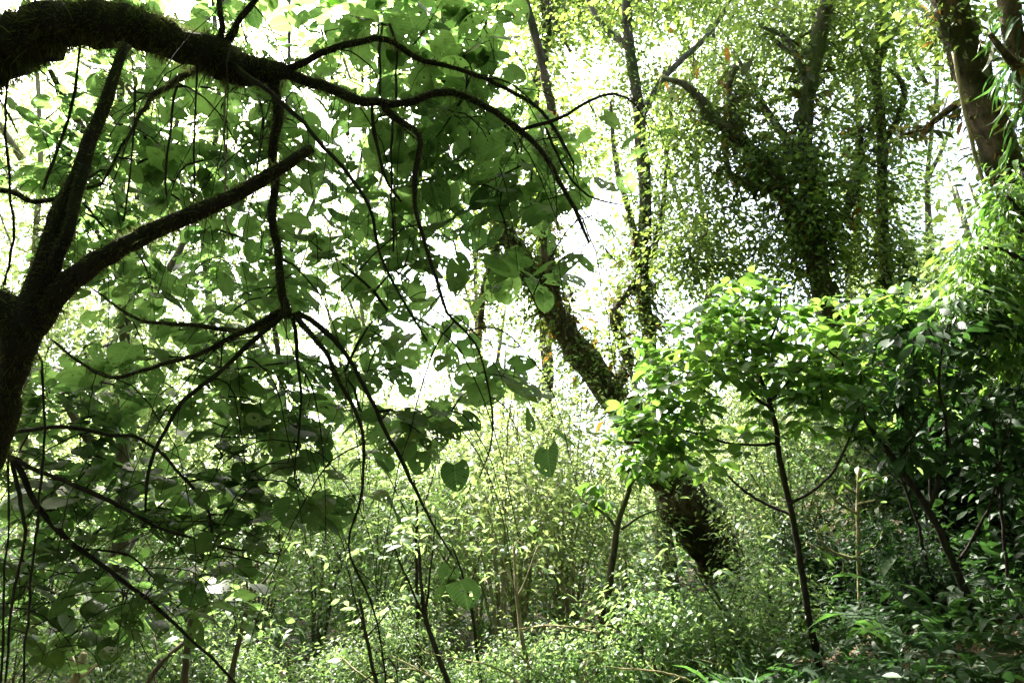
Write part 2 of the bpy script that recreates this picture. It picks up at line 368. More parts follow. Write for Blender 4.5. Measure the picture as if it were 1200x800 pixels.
def blob(cx, cy, rx, ry, d, dd, n, r):
    """points in an ellipsoid of the crown"""
    q = r.normal(0, 1, (n * 3, 3)); q = q[np.linalg.norm(q, axis=1) < 1.9][:n] / 1.7
    return np.array([P(cx + a * rx, cy + b * ry, d + c * dd) for a, b, c in q])
def px_line(lst, d0=None):
    """[(x, y, depth, radius in px)] -> points and radii in metres"""
    pts = np.array([P(a[0], a[1], a[2]) for a in lst]); rad = np.array([a[3] * a[2] / FOC for a in lst])
    return pts, rad

def make_tree(name, label, cat, trunk, limbs, targets, leaf, group=None, bark='dark_bark', step=0.25, tip=0.004, seed=1, moss=None,
              sides=9, lump=0.06, sag=0.1, twig_sides=4, epi=None, loc=None, jit=0.25, maxlen=None, bare=None, wrap=None):
    r = np.random.default_rng(seed)
    base = np.asarray(loc if loc is not None else trunk[0][0], float)
    root = thing(name, label, cat, base, group)
    allp = []; allr = []
    def limb(pr, nm, parent):
        pts, rad = smooth_line(pr[0], pr[1], step * 0.5, 0.12 if pr[1].mean() > 0.02 else 0.4, r)
        g = Geo(); tube(g, pts, rad, sides if rad.max() > 0.03 else 6, lump, r=r)
        o = g.build(nm, M[bark], parent, origin=base)
        if moss and rad.max() > 0.012:
            gm = Geo(); moss_fur(gm, pts, rad, moss[0], moss[1] * min(1, 0.35 + rad.mean() / 0.05), r, moss[2])
            if gm.n: gm.build('moss', M['moss'], o, smooth=False, origin=base).parent = o
        allp.append(pts); allr.append(rad)
        return o
    limb(trunk, 'trunk', root)
    for l in limbs: limb(l, 'limb', root)
    if epi:
        ge = Geo()
        ap = np.vstack(allp); ar = np.concatenate(allr)
        for (x0, x1, z0, z1, m, s, ln) in epi:
            sel = np.nonzero((ap[:, 2] > z0) & (ap[:, 2] < z1) & (ap[:, 0] > x0) & (ap[:, 0] < x1))[0]
            if len(sel) == 0: continue
            ii = r.choice(sel, m); bias = np.abs(np.sin(ap[ii, 2] * 5.1) + .6 * np.sin(ap[ii, 2] * 13.0)) ; ii = ii[r.random(m) < .25 + bias * .6]; m = len(ii); c = ap[ii]; o = r.normal(0, 1, c.shape); c = c + nrm(o) * (ar[ii][:, None] * .95 + s * r.random((m, 1)) ** 1.6 * .7)
            dd = nrm(o * np.array([1, 1, .6])) + UP * r.uniform(-1.6, .7, (m, 1))
            leaves(ge, c, dd, UP + r.normal(0, .6, c.shape), ln * r.uniform(.4, 1.3, m), T_thin + T_thin + T_lance, r)
        if ge.n: ge.build('epiphyte_foliage', M['epiphyte_leaf'], root, origin=base)
    paths = []
    if len(targets):
        targets = np.asarray(targets)
        paths = grow(np.vstack(allp), np.concatenate(allr), targets, r, step, tip, sag, jit, maxlen=maxlen)
        g = Geo(); leaf(g, paths, r)
        if wrap:
            z0, z1, nw, sw, szw = wrap
            ap, ar = allp[0], allr[0]; sel = np.nonzero((ap[:, 2] > z0) & (ap[:, 2] < z1))[0]
            if len(sel):
                ii = r.choice(sel, nw); oo = nrm(r.normal(0, 1, (nw, 3)) * [1, 1, .2])
                clump(g, ap[ii] + oo * (ar[ii][:, None] + sw * .4 * r.random((nw, 1))), 34, sw, szw, T_oval + T_small, r, .7, .6, flat=1.2)
        if bare:
            bp = np.vstack([x[(x[:, 2] < 6) & (x[:, 1] < 5)] for x in allp + [p['line'] for p in paths[::3]]])
            for _ in range(bare[0]):
                a = bp[r.integers(len(bp))]; L_ = bare[1] * r.uniform(.4, 1.5); h = r.uniform(0, 6.28)
                out = np.array([math.cos(h), math.sin(h) * .6, 0]); n = 10; t = np.linspace(0, 1, n)[:, None]
                line = a + out * L_ * (t * .9 - .35 * t ** 2) * bare[3] - UP * L_ * t ** 1.6 * bare[2] + UP * L_ * .25 * t * r.uniform(-1, 1.5)
                w = r.normal(0, 1, line.shape); w[0] = 0; line = line + np.cumsum(w, 0) * L_ * .007
                tube(g, line, np.linspace(1, .4, n) * bare[4] * r.uniform(.6, 1.3), 4, cap=False, mi=1)
        for p in paths: tube(g, p['line'], p['rad'], twig_sides, cap=False, mi=1)
        g.build('crown', [M[leaf.mat], M[bark]], root, origin=base)
    return root, paths

class ClumpLeaf:
    def __init__(s, mat, T, m, sig, size, droop=0.3, along=0, upj=0.5, flat=0.7): s.mat = mat; s.T = T; s.m = m; s.sig = sig; s.size = size; s.droop = droop; s.along = along; s.upj = upj; s.flat = flat
    def __call__(s, g, paths, r):
        c = np.array([p['line'][-1] for p in paths]); clump(g, c, s.m, s.sig, s.size, s.T, r, s.droop, s.upj, flat=s.flat)
        if s.along:
            q = np.vstack([p['line'][len(p['line']) // 2:] for p in paths]); clump(g, q, s.along, s.sig * .6, s.size, s.T, r, s.droop, s.upj, flat=s.flat)
class TwigLeaf:
    """single leaves on stalks, alternate along each twig"""
    def __init__(s, mat, T, spacing, size, last=0.5, droop=(0.3, 1.0), upj=0.35, whorl=0, stalk=0.5): s.mat = mat; s.T = T; s.sp = spacing; s.size = size; s.last = last; s.droop = droop; s.upj = upj; s.whorl = whorl; s.stalk = stalk
    def __call__(s, g, paths, r):
        pos = []; dr = []; st = []
        for p in paths:
            ln = p['line']; seg = np.linalg.norm(np.diff(ln, axis=0), axis=1); cum = np.concatenate([[0], np.cumsum(seg)]); tot = cum[-1]
            a = tot; k = 0
            while a > max(0, tot - s.last):
                q = np.array([np.interp(a, cum, ln[:, j]) for j in range(3)])
                tdir = ln[-1] - ln[-2] if a > tot * .8 else ln[min(len(ln) - 1, int(np.searchsorted(cum, a)))] - ln[max(0, int(np.searchsorted(cum, a)) - 1)]
                tdir = tdir / (np.linalg.norm(tdir) + 1e-9)
                side = np.cross(tdir, UP); side = side / (np.linalg.norm(side) + 1e-6) * (1 if k % 2 else -1)
                rep = s.whorl if (k == 0 and s.whorl) else 1
                for w in range(rep):
                    if rep > 1:
                        an = 2 * math.pi * w / rep + r.uniform(0, 1); h = np.array([math.cos(an), math.sin(an), 0])
                    else: h = side * 0.9 + tdir * 0.5 + r.normal(0, .35, 3)
                    pos.append(q); dr.append(h)
                a -= s.sp * r.uniform(.7, 1.4); k += 1
        pos = np.array(pos); dr = nrm(np.array(dr) * np.array([1, 1, .5])); N = len(pos)
        dr[:, 2] -= r.uniform(s.droop[0], s.droop[1], N)
        L_ = s.size * r.uniform(.55, 1.3, N)
        stalkdir = nrm(dr + UP * .3); root = pos + stalkdir * (L_ * s.stalk)[:, None]
        # leaf stalks as thin strips
        if s.stalk > 0.2:
            sd_ = nrm(np.cross(stalkdir, r.normal(0, 1, (N, 3)))) * 0.0012
            V = np.stack([pos - sd_, pos + sd_, root + sd_, root - sd_], 1).reshape(-1, 3)
            g.add(V, np.arange(4 * N), np.full(N, 4), mi=0)
        leaves(g, root, dr, UP * .8 + r.normal(0, s.upj, (N, 3)), L_, s.T, r)

def base_under(p, r0, lean=(0, 0), sink=0.15):
    x, y = p[0] + lean[0], p[1] + lean[1]
    return np.array([x, y, float(ground(x, y)) - sink])
def px_trunk(lst, base=None):
    """px polyline given from the ground up"""
    return px_line(lst)
def to_ground(lst, flare=1.5, lean=(0, 0)):
    """prepend a ground point below the first px point"""
    pts, rad = px_line(lst); b = base_under(pts[0], rad[0], lean)
    if b[2] < pts[0][2] - 0.1:
        m = (pts[0] * .35 + b * .65); m[:2] = pts[0][:2] * .4 + b[:2] * .6
        pts = np.vstack([b, m, pts]); rad = np.concatenate([[rad[0] * flare], [rad[0] * 1.08], rad])
    return pts, rad

# ------------------------------------------------------------------ the ground
xs = np.concatenate([np.linspace(-260, -20, 25)[:-1], np.linspace(-20, 24, 111), np.linspace(24, 260, 25)[1:]])
ys = np.concatenate([np.linspace(-60, -6, 8)[:-1], np.linspace(-6, 40, 116), np.linspace(40, 400, 30)[1:]])
X, Y = np.meshgrid(xs, ys); Z = ground(X, Y) + rng.normal(0, 0.015, X.shape)
g = Geo(); nx = len(xs); ny = len(ys)
i = np.arange(ny - 1)[:, None] * nx; j = np.arange(nx - 1)[None, :]
g.add(np.stack([X, Y, Z], -1), np.stack([i + j, i + j + 1, i + nx + j + 1, i + nx + j], -1), np.full((nx - 1) * (ny - 1), 4))
go = g.build('ground', M['soil']); go['kind'] = 'structure'

#@@OBJECTS
# ------------------------------------------------------------------ near trees framing the left side
RA = np.random.default_rng(11)
A_trunk = px_line([(-420, 800, 3.4, 44), (-330, 560, 3.2, 42), (-240, 330, 2.9, 40), (-150, 170, 2.65, 36), (-70, 110, 2.5, 34), (5, 52, 2.45, 31), (80, 24, 2.4, 24),
                   (150, 28, 2.4, 23), (210, 52, 2.4, 21), (265, 72, 2.45, 21), (305, 80, 2.5, 15), (335, 86, 2.5, 9)])
b = base_under(A_trunk[0][0], 0.2, (-0.15, 0))
A_trunk = (np.vstack([b, A_trunk[0]]), np.concatenate([[0.24], A_trunk[1]]))
def thin(pr, q=.62): return pr[0], pr[1] * q
A_limbs = [thin(px_line(l), .72) if l[0][3] < 25 else px_line(l) for l in [
    [(256, 66, 2.43, 7), (259, 20, 2.4, 5), (254, -30, 2.4, 4), (262, -110, 2.4, 3)],
    [(262, 62, 2.45, 7), (280, 25, 2.4, 6), (305, -5, 2.3, 5), (345, -60, 2.2, 3.5)],
    [(322, 84, 2.5, 7), (360, 68, 2.5, 6), (400, 52, 2.5, 5.5), (450, 46, 2.5, 5), (500, 70, 2.55, 4.5), (560, 88, 2.6, 4), (620, 118, 2.7, 3), (650, 150, 2.75, 2.5), (672, 190, 2.8, 1.5)],
    [(325, 84, 2.5, 9), (390, 104, 2.5, 8), (440, 122, 2.5, 7.5), (470, 123, 2.5, 6.5), (500, 112, 2.5, 6), (545, 112, 2.5, 5.5), (590, 138, 2.5, 5.5), (625, 168, 2.5, 5), (660, 220, 2.5, 4), (690, 285, 2.5, 2.2)],
    [(450, 125, 2.5, 6), (485, 150, 2.48, 5.5), (494, 170, 2.46, 5), (487, 205, 2.45, 4.5), (490, 250, 2.44, 4), (500, 290, 2.42, 3.5), (515, 340, 2.4, 3), (524, 366, 2.4, 2.5), (555, 400, 2.4, 2), (572, 450, 2.4, 1.8), (577, 510, 2.4, 1.6), (562, 560, 2.4, 1.2)],
    [(268, 74, 2.42, 5), (330, 118, 2.35, 4), (372, 162, 2.3, 3.8), (408, 205, 2.28, 3.5), (432, 242, 2.25, 3), (446, 300, 2.25, 2.5), (468, 345, 2.25, 2), (500, 400, 2.3, 1.5)],
    [(322, 90, 2.5, 9), (323, 160, 2.5, 8), (318, 230, 2.5, 7.5), (324, 290, 2.5, 7), (334, 356, 2.5, 8), (340, 372, 2.5, 9)],
    [(338, 362, 2.5, 6), (290, 386, 2.55, 4.5), (230, 380, 2.6, 3.5), (165, 376, 2.7, 2.5), (110, 340, 2.8, 1.5)],
    [(335, 364, 2.5, 6), (290, 385, 2.5, 5), (240, 412, 2.5, 4.5), (190, 425, 2.55, 3.5), (128, 443, 2.6, 3), (60, 398, 2.7, 2)],
    [(345, 368, 2.5, 6), (372, 400, 2.45, 4.5), (395, 440, 2.4, 4), (425, 505, 2.4, 3.2), (425, 580, 2.4, 2.4), (408, 640, 2.4, 2), (440, 720, 2.4, 1.6), (455, 830, 2.4, 1.5)],
    [(348, 366, 2.5, 5), (400, 410, 2.5, 4), (440, 480, 2.5, 3.5), (480, 560, 2.5, 3), (505, 610, 2.5, 2), (530, 650, 2.5, 1.2)],
    [(333, 366, 2.5, 5), (270, 425, 2.45, 4.2), (215, 470, 2.4, 3.5), (178, 540, 2.4, 3), (170, 600, 2.4, 2)],
    [(343, 372, 2.5, 4), (350, 430, 2.5, 3), (352, 480, 2.5, 2), (345, 560, 2.5, 1.4)],
    [(612, 152, 2.5, 3.2), (655, 140, 2.5, 3), (690, 120, 2.5, 2.6), (720, 110, 2.5, 2.2), (745, 122, 2.5, 1.6), (760, 150, 2.5, 1.0)],
    [(640, 150, 2.7, 2.4), (662, 200, 2.65, 2.2), (690, 230, 2.6, 1.8), (730, 240, 2.6, 1.2)],
    [(240, 78, 2.43, 6), (210, 92, 2.6, 5), (175, 118, 2.8, 4), (150, 160, 3.0, 3), (120, 215, 3.1, 2)],
    [(-60, 100, 2.5, 10), (-60, 220, 3.2, 7), (0, 225, 3.3, 5), (50, 235, 3.3, 4), (120, 215, 3.4, 2.5)],
    [(-150, 175, 2.65, 30), (-260, -120, 3.4, 26), (-330, -420, 4.6, 20), (-200, -520, 6.5, 14), (-150, -330, 9.0, 8)],  # limb out of view, added to carry the shading crown
]]
tg = [blob(*a, RA) for a in [(110, 190, 140, 120, 3.7, .6, 73), (320, 160, 170, 140, 3.4, .6, 80), (520, 130, 105, 120, 3.1, .45, 61), (600, 210, 75, 70, 3.0, .4, 31),
      (450, 250, 110, 80, 3.2, .5, 31), (150, 320, 150, 70, 3.8, .5, 41), (330, 320, 150, 60, 3.5, .5, 36), (110, 450, 130, 55, 3.6, .5, 24), (280, 440, 150, 60, 3.3, .5, 36),
      (430, 400, 70, 60, 3.0, .4, 17), (400, 500, 110, 40, 3.0, .4, 15), (510, 500, 45, 45, 2.8, .2, 11), (500, 20, 120, 50, 3.2, .4, 20), (130, 30, 200, 60, 4.0, .5, 27), (380, 580, 60, 50, 2.8, .3, 7), (560, 130, 110, 110, 3.4, .5, 31), (400, 480, 110, 70, 3.4, .4, 20), (300, 250, 220, 160, 4.2, .4, 47), (560, 440, 60, 60, 3.2, .3, 9), (640, 260, 60, 90, 3.0, .3, 12), (480, 340, 90, 80, 3.2, .3, 17), (200, 130, 220, 110, 3.3, .4, 31)]]
extra = [(560, 305, 2.6), (598, 290, 2.6), (655, 310, 2.6), (645, 240, 2.6), (560, 440, 2.5), (610, 450, 2.5), (600, 425, 2.55), (640, 510, 2.5), (535, 660, 2.5), (525, 680, 2.5), (725, 200, 2.6), (760, 170, 2.6), (700, 150, 2.6)]
tg.append(np.array([P(*e) for e in extra]))
q = RA.normal(0, 1, (170, 3)); q = q[np.linalg.norm(q, axis=1) < 2][:130] / 1.8
tg.append(np.array([-3.2, 6.4, 9.0]) + q * np.array([3.6, 2.6, 1.0]))  # unseen overhead crown, placed to keep the sun off the near leaves
big = TwigLeaf('big_leaf', T_heart, 0.055, 0.094, last=0.46, droop=(0.1, 0.95), upj=0.28, stalk=0.5)
class NearLeaf(TwigLeaf):
    def __call__(s, g, paths, r):
        near = [p for p in paths if p['line'][-1][1] < 4.6 and p['line'][-1][2] < 6.3]
        TwigLeaf.__call__(s, g, near, r)
        far = np.array([p['line'][-1] for p in paths if p['line'][-1][2] >= 6.3])
        if len(far): clump(g, far, 16, 0.45, 0.2, T_heart_far, r, .3, .3, flat=.4)
nl = NearLeaf('big_leaf', T_heart, 0.055, 0.094, last=0.46, droop=(0.1, 0.95), upj=0.28, stalk=0.5)
make_tree('arching_tree', 'shaggy moss covered limb arching over the top left with large holed leaves', 'tree', A_trunk, A_limbs, np.vstack(tg), nl,
          bark='mossy_bark', step=0.07, tip=0.0015, seed=3, moss=(15000, 0.032, 0.4), sides=12, lump=0.10, sag=0.12, twig_sides=4, bare=(230, .75, .8, .8, .0026))

B_trunk = px_line([(-200, 900, 2.3, 34), (-90, 700, 2.15, 24), (-10, 520, 2.0, 17), (10, 450, 1.95, 17), (24, 385, 1.9, 26), (42, 350, 1.9, 17), (58, 290, 1.9, 15), (90, 205, 1.92, 11), (120, 130, 1.95, 8), (148, 52, 2.0, 6)])
b = base_under(B_trunk[0][0], 0.2, (-0.1, 0.0)); B_trunk = (np.vstack([b, B_trunk[0]]), np.concatenate([[0.13], B_trunk[1]]))
B_trunk = thin(B_trunk, .85)
B_limbs = [thin(px_line(l), .85) for l in [
    [(22, 388, 1.9, 24), (70, 338, 1.9, 15), (130, 296, 1.88, 13), (200, 262, 1.86, 12), (270, 230, 1.84, 10), (320, 204, 1.82, 9), (352, 182, 1.8, 7.5), (366, 173, 1.8, 6.5)],
    [(52, 345, 1.9, 12), (72, 290, 1.88, 9), (86, 240, 1.88, 8), (100, 196, 1.9, 8)],
    [(28, 378, 1.9, 24), (-30, 355, 1.9, 30), (-110, 340, 1.95, 26), (-220, 250, 2.0, 22), (-300, 60, 2.1, 16)],
]]
make_tree('forked_tree', 'dark mossy forked tree at the left edge with a bare stub limb', 'tree', B_trunk, B_limbs, [], None,
          bark='mossy_bark', step=0.07, seed=5, moss=(14000, 0.022, 0.3), sides=14, lump=0.07)

RC = np.random.default_rng(21)
C_trunk = thin(px_line([(-260, 640, 3.3, 12), (-120, 520, 3.2, 8), (-40, 510, 3.1, 6), (12, 537, 3.0, 5.5), (45, 590, 3.0, 5), (92, 640, 3.0, 4.5), (160, 694, 3.0, 4), (215, 740, 3.0, 3), (285, 810, 3.0, 2.2)]))
b = base_under(C_trunk[0][0], 0.1, (-0.3, 0.1)); C_trunk = (np.vstack([b, C_trunk[0]]), np.concatenate([[0.08], C_trunk[1]]))
C_limbs = [thin(px_line(l)) for l in [
    [(10, 536, 3.0, 5), (60, 556, 2.95, 4.5), (115, 582, 2.9, 4), (195, 620, 2.9, 3), (260, 640, 2.9, 2), (330, 650, 2.9, 1.3)],
    [(-30, 512, 3.1, 5), (60, 500, 3.0, 4), (130, 510, 3.0, 3.5), (175, 520, 3.0, 3), (240, 590, 3.0, 2.4), (255, 640, 3.0, 1.8), (310, 660, 3.0, 1.2)],
    [(14, 540, 3.0, 4), (30, 620, 2.9, 3), (14, 700, 2.85, 2.5), (6, 800, 2.8, 2)],
    [(60, 600, 3.0, 3), (90, 640, 3.2, 2.5), (150, 650, 3.3, 2), (200, 700, 3.4, 1.5)],
]]
tg = [blob(*a, RC) for a in [(80, 560, 110, 50, 3.4, .5, 56), (200, 590, 120, 60, 3.4, .5, 68), (50, 650, 80, 60, 3.2, .4, 42), (170, 690, 130, 60, 3.3, .5, 61), (60, 740, 90, 40, 3.2, .4, 29), (290, 560, 70, 60, 3.2, .3, 34), (280, 640, 60, 40, 3.1, .3, 20), (320, 500, 70, 40, 3.2, .3, 23), (120, 480, 130, 50, 3.5, .3, 36)]]
make_tree('low_branch_tree', 'slender dark branches sweeping down the lower left with flat round leaves', 'tree', C_trunk, C_limbs, np.vstack(tg),
          TwigLeaf('low_leaf', T_heart, 0.052, 0.092, last=0.46, droop=(0.0, 0.75), upj=0.3, stalk=0.4), bark='dark_bark', step=0.07, tip=0.0015, seed=8, sag=0.06, moss=(2500, 0.012, 0.5), bare=(110, .8, .5, 1.1, .0026))

# ------------------------------------------------------------------ tall trees beyond
fine = ClumpLeaf('crown_leaf', T_small + T_oval[2:], 90, 0.42, 0.085, 0.35, upj=.6)
fine_pale = ClumpLeaf('pale_leaf', T_small + T_oval[2:], 80, 0.5, 0.095, 0.35, upj=.6)
R1 = np.random.default_rng(31)
t1 = to_ground([(858, 668, 13.3, 24), (818, 606, 13, 31), (796, 575, 13, 30), (768, 536, 13, 20), (716, 462, 13, 17), (668, 394, 13, 15), (624, 322, 13, 12), (588, 258, 13, 10), (566, 180, 13.2, 7), (530, 60, 13.5, 8), (500, -60, 14, 6)], 1.3)
l1 = [px_line(l) for l in [[(690, 430, 13, 10), (655, 372, 12.8, 9), (644, 320, 12.7, 8), (638, 240, 12.7, 7), (648, 150, 12.8, 6), (632, 60, 13, 5), (600, -50, 13, 4)],
      [(716, 462, 13, 9), (735, 420, 13.4, 7), (720, 370, 13.6, 6), (745, 330, 14, 4)], [(590, 258, 13, 6), (570, 330, 13.2, 4), (560, 400, 13.3, 3)]]]
tg = np.vstack([blob(*a, R1) for a in [(570, 40, 60, 60, 14, 1.0, 9), (560, 240, 70, 60, 14, 1, 14), (650, 180, 50, 90, 13, .8, 16), (600, 330, 60, 40, 13, .6, 10), (720, 390, 50, 50, 12.9, .6, 10), (690, 430, 60, 35, 12.7, .5, 8), (640, 350, 60, 60, 12.9, .4, 6), (590, 300, 50, 60, 12.9, .4, 6), (770, 480, 50, 30, 12.7, .4, 9)]])
make_tree('leaning_tree', 'thick leaning trunk shaggy with plants, its brown rooty foot showing above the bushes', 'tree', t1, l1, tg,
          ClumpLeaf('crown_leaf', T_small + T_oval[2:], 110, 0.36, 0.08, 0.4, upj=.6), bark='rooty_bark', step=0.3, tip=0.006, seed=31, lump=0.12, moss=(160, 0.25, .8),
          wrap=(4.6, 9, 80, .34, .085), epi=[(-9, 9, 3.35, 9, 2600, 0.42, .24)])
R2 = np.random.default_rng(32)
t2 = to_ground([(770, 480, 14, 9), (760, 390, 14, 9), (753, 330, 14, 9), (756, 250, 14, 8), (750, 150, 14, 7), (738, 60, 14, 6.5), (728, -60, 14, 6), (715, -230, 15, 5)], 1.5)
l2 = [px_line(l) for l in [[(754, 335, 14, 6), (738, 250, 14.2, 4), (722, 190, 14.3, 3), (715, 120, 14.4, 2)], [(753, 330, 14, 5), (775, 260, 14, 3), (782, 180, 14, 2.5), (790, 90, 14, 2)],
      [(748, 140, 14, 5), (780, 90, 14.4, 4), (830, 40, 15, 3), (870, -20, 15, 2)], [(740, 60, 14, 5), (700, 20, 14.5, 3), (670, -40, 15, 2.5)]]]
tg = np.vstack([blob(*a, R2) for a in [(755, 350, 28, 40, 14, .5, 14), (760, 240, 35, 50, 14, .8, 10), (720, 120, 60, 60, 15, 1, 16), (800, 90, 70, 60, 15.5, 1.2, 20), (740, 10, 90, 40, 15, 1.2, 18), (860, 30, 60, 40, 16, 1.2, 14)]])
make_tree('slender_tree', 'tall slender trunk with a dark plant clump halfway up, right of the leaning trunk', 'tree', t2, l2, tg,
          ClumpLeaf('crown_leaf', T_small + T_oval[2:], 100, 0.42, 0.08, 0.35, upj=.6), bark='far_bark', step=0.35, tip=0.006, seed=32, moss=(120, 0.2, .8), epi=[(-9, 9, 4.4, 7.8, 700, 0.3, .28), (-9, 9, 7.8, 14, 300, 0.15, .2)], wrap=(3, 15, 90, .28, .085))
R3 = np.random.default_rng(33)
t3 = to_ground([(1000, 480, 12, 11), (975, 380, 12, 12), (955, 300, 12, 12), (948, 220, 12, 9), (944, 150, 12, 8), (955, 80, 12, 8), (966, 20, 12, 9), (974, -60, 12, 8), (960, -200, 12.5, 6)], 1.3)
l3 = [px_line(l) for l in [[(957, 300, 12, 12), (930, 250, 12, 11), (905, 205, 11.9, 8), (870, 165, 11.9, 7), (838, 142, 11.8, 6.5), (822, 118, 11.8, 6), (800, 98, 11.8, 4.5), (775, 92, 11.8, 2.5)],
      [(950, 240, 12, 6), (880, 215, 11.8, 5), (856, 205, 11.8, 4), (850, 170, 11.8, 3)], [(960, 60, 12, 6), (935, 65, 12.4, 3), (905, 45, 12.8, 2.5)], [(950, 110, 12, 4), (925, 50, 12.3, 3), (890, 30, 12.6, 2)],
      [(955, 290, 12, 8), (1000, 230, 12.3, 5), (1010, 150, 12.6, 3)], [(862, 160, 11.9, 5), (855, 100, 11.9, 3.5), (862, 78, 11.9, 5)], [(948, 200, 12, 6), (900, 130, 12.6, 3.5), (860, 60, 13, 2)]]]
tg = np.vstack([blob(*a, R3) for a in [(890, 225, 100, 75, 12.3, 1.1, 60), (970, 220, 75, 75, 12.3, 1.1, 50), (970, 300, 90, 32, 12.3, .6, 34), (870, 300, 60, 24, 12.3, .5, 10), (850, 160, 60, 40, 12, .7, 18), (900, 110, 80, 40, 12.8, .9, 16), (960, 60, 60, 60, 12.6, .9, 18), (870, 40, 60, 40, 13, 1, 12), (820, 250, 40, 40, 12.5, .6, 8), (1000, 0, 60, 50, 12.5, 1, 18), (1010, 120, 60, 60, 12.6, .8, 16), (920, 10, 60, 50, 12.8, .8, 14), (790, 170, 30, 40, 12.2, .5, 9), (810, 290, 50, 40, 12.2, .6, 12), (840, 110, 60, 50, 12.6, .8, 12), (1040, 290, 50, 30, 12.6, .6, 10), (870, 330, 70, 16, 12.2, .4, 10)]])
make_tree('crooked_tree', 'crooked dark limbed tree with a dense olive crown above the bright sapling', 'tree', t3, l3, tg, ClumpLeaf('crown_leaf', T_small + T_oval[2:] + T_lance[:1], 88, 0.27, 0.088, 0.6, upj=.8, flat=1.1),
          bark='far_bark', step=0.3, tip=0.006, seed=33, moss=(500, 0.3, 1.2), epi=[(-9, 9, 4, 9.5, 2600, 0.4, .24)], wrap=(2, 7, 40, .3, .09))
R4 = np.random.default_rng(34)
t4 = to_ground([(1048, 470, 12.5, 8), (1040, 330, 12.5, 7), (1034, 250, 12.5, 6.5), (1033, 150, 12.5, 5.5), (1028, 90, 12.5, 5), (1036, 20, 12.5, 5), (1030, -60, 12.5, 4)], 1.4)
l4 = [px_line(l) for l in [[(1034, 165, 12.5, 4.5), (1052, 140, 12.4, 4), (1060, 108, 12.3, 3.5), (1050, 88, 12.2, 2.5), (1040, 80, 12.2, 1.5)], [(1032, 100, 12.5, 3.5), (1010, 60, 12.8, 2), (1000, 20, 13, 1.5)], [(1034, 60, 12.5, 3), (1060, 20, 12.8, 2), (1075, -20, 13, 1.5)]]]
tg = np.vstack([blob(*a, R4) for a in [(1040, 210, 26, 60, 12.5, .5, 16), (1035, 110, 55, 35, 12.6, .8, 14), (1020, 60, 60, 40, 12.8, 1, 14), (1070, 20, 60, 40, 12.5, 1, 16), (1060, 300, 40, 30, 12.5, .5, 8)]])
make_tree('ivy_clad_tree', 'thin upright trunk wrapped in leaves with a hooked limb, left of the big trunk', 'tree', t4, l4, tg, ClumpLeaf('crown_leaf', T_small + T_oval[2:], 110, 0.35, 0.075, 0.35, upj=.6),
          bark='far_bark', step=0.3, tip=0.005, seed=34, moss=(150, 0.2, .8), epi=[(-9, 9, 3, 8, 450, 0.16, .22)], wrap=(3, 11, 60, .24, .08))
R5 = np.random.default_rng(35)
t5 = to_ground([(1330, 640, 8, 25), (1280, 470, 8, 23), (1230, 350, 8, 22), (1190, 250, 8, 20), (1166, 170, 8, 20), (1138, 80, 8, 19), (1108, -10, 8, 17), (1075, -110, 8, 15), (1020, -330, 8.5, 12), (960, -560, 9.5, 9)], 1.5)
l5 = [px_line(l) for l in [[(1150, 110, 8, 6), (1110, 130, 8.3, 4), (1085, 150, 8.5, 2.5), (1060, 158, 8.6, 1.5)], [(1060, -160, 8, 10), (1000, -260, 8.6, 7), (900, -330, 10, 5), (800, -400, 11, 3)], [(1020, -330, 8.5, 8), (1150, -380, 10, 6), (1250, -380, 11, 4)]]]
q = R5.normal(0, 1, (190, 3)); q = q[np.linalg.norm(q, axis=1) < 2][:120] / 1.8
tg = np.vstack([blob(*a, R5) for a in [(1100, 0, 50, 36, 8.5, .8, 12), (1070, 30, 30, 36, 8.8, .6, 5), (1150, 230, 26, 30, 8.2, .3, 5), (1175, 130, 30, 60, 8.4, .4, 8)]] + [np.array([4.2, 8.6, 11.0]) + q * np.array([3.4, 2.4, 1.0])])  # last mass is an unseen overhead crown, added to shade the right bank
make_tree('big_trunk_tree', 'big leaning trunk in the top right corner, rough bark crusted with plants', 'tree', t5, l5, tg, ClumpLeaf('crown_leaf', T_oval, 30, 0.34, 0.11, 0.35, upj=.6),
          bark='rooty_bark', step=0.25, tip=0.005, seed=35, lump=0.12, moss=(420, 0.12, .8), wrap=(3.5, 9, 26, .14, .07), epi=[(-9, 9, 2.5, 9.5, 2600, 0.22, .15)])
R6 = np.random.default_rng(36)
t6 = to_ground([(1400, 600, 7.2, 15), (1300, 380, 7.2, 14), (1240, 220, 7.2, 13), (1205, 100, 7.2, 12), (1182, 0, 7.2, 11), (1160, -110, 7.2, 9), (1130, -300, 7.6, 6)], 1.4)
tg = np.vstack([blob(*a, R6) for a in [(1200, 15, 18, 18, 7.2, .3, 4), (1205, 100, 12, 40, 7.1, .3, 4), (1190, -90, 30, 20, 7.2, .5, 4)]])
make_tree('tufted_tree', 'second trunk in the top right corner hung with grassy yellow-green tufts', 'tree', t6, [px_line([(1200, 90, 7.2, 6), (1175, 60, 7.0, 4), (1160, 40, 6.9, 3)])], tg,
          ClumpLeaf('fern_leaf', T_thin, 26, 0.12, 0.26, 1.1, upj=.5), bark='rooty_bark', step=0.2, tip=0.005, seed=36, moss=(300, 0.14, .9), epi=[(-9, 12, 3.5, 9, 160, 0.1, .2)])

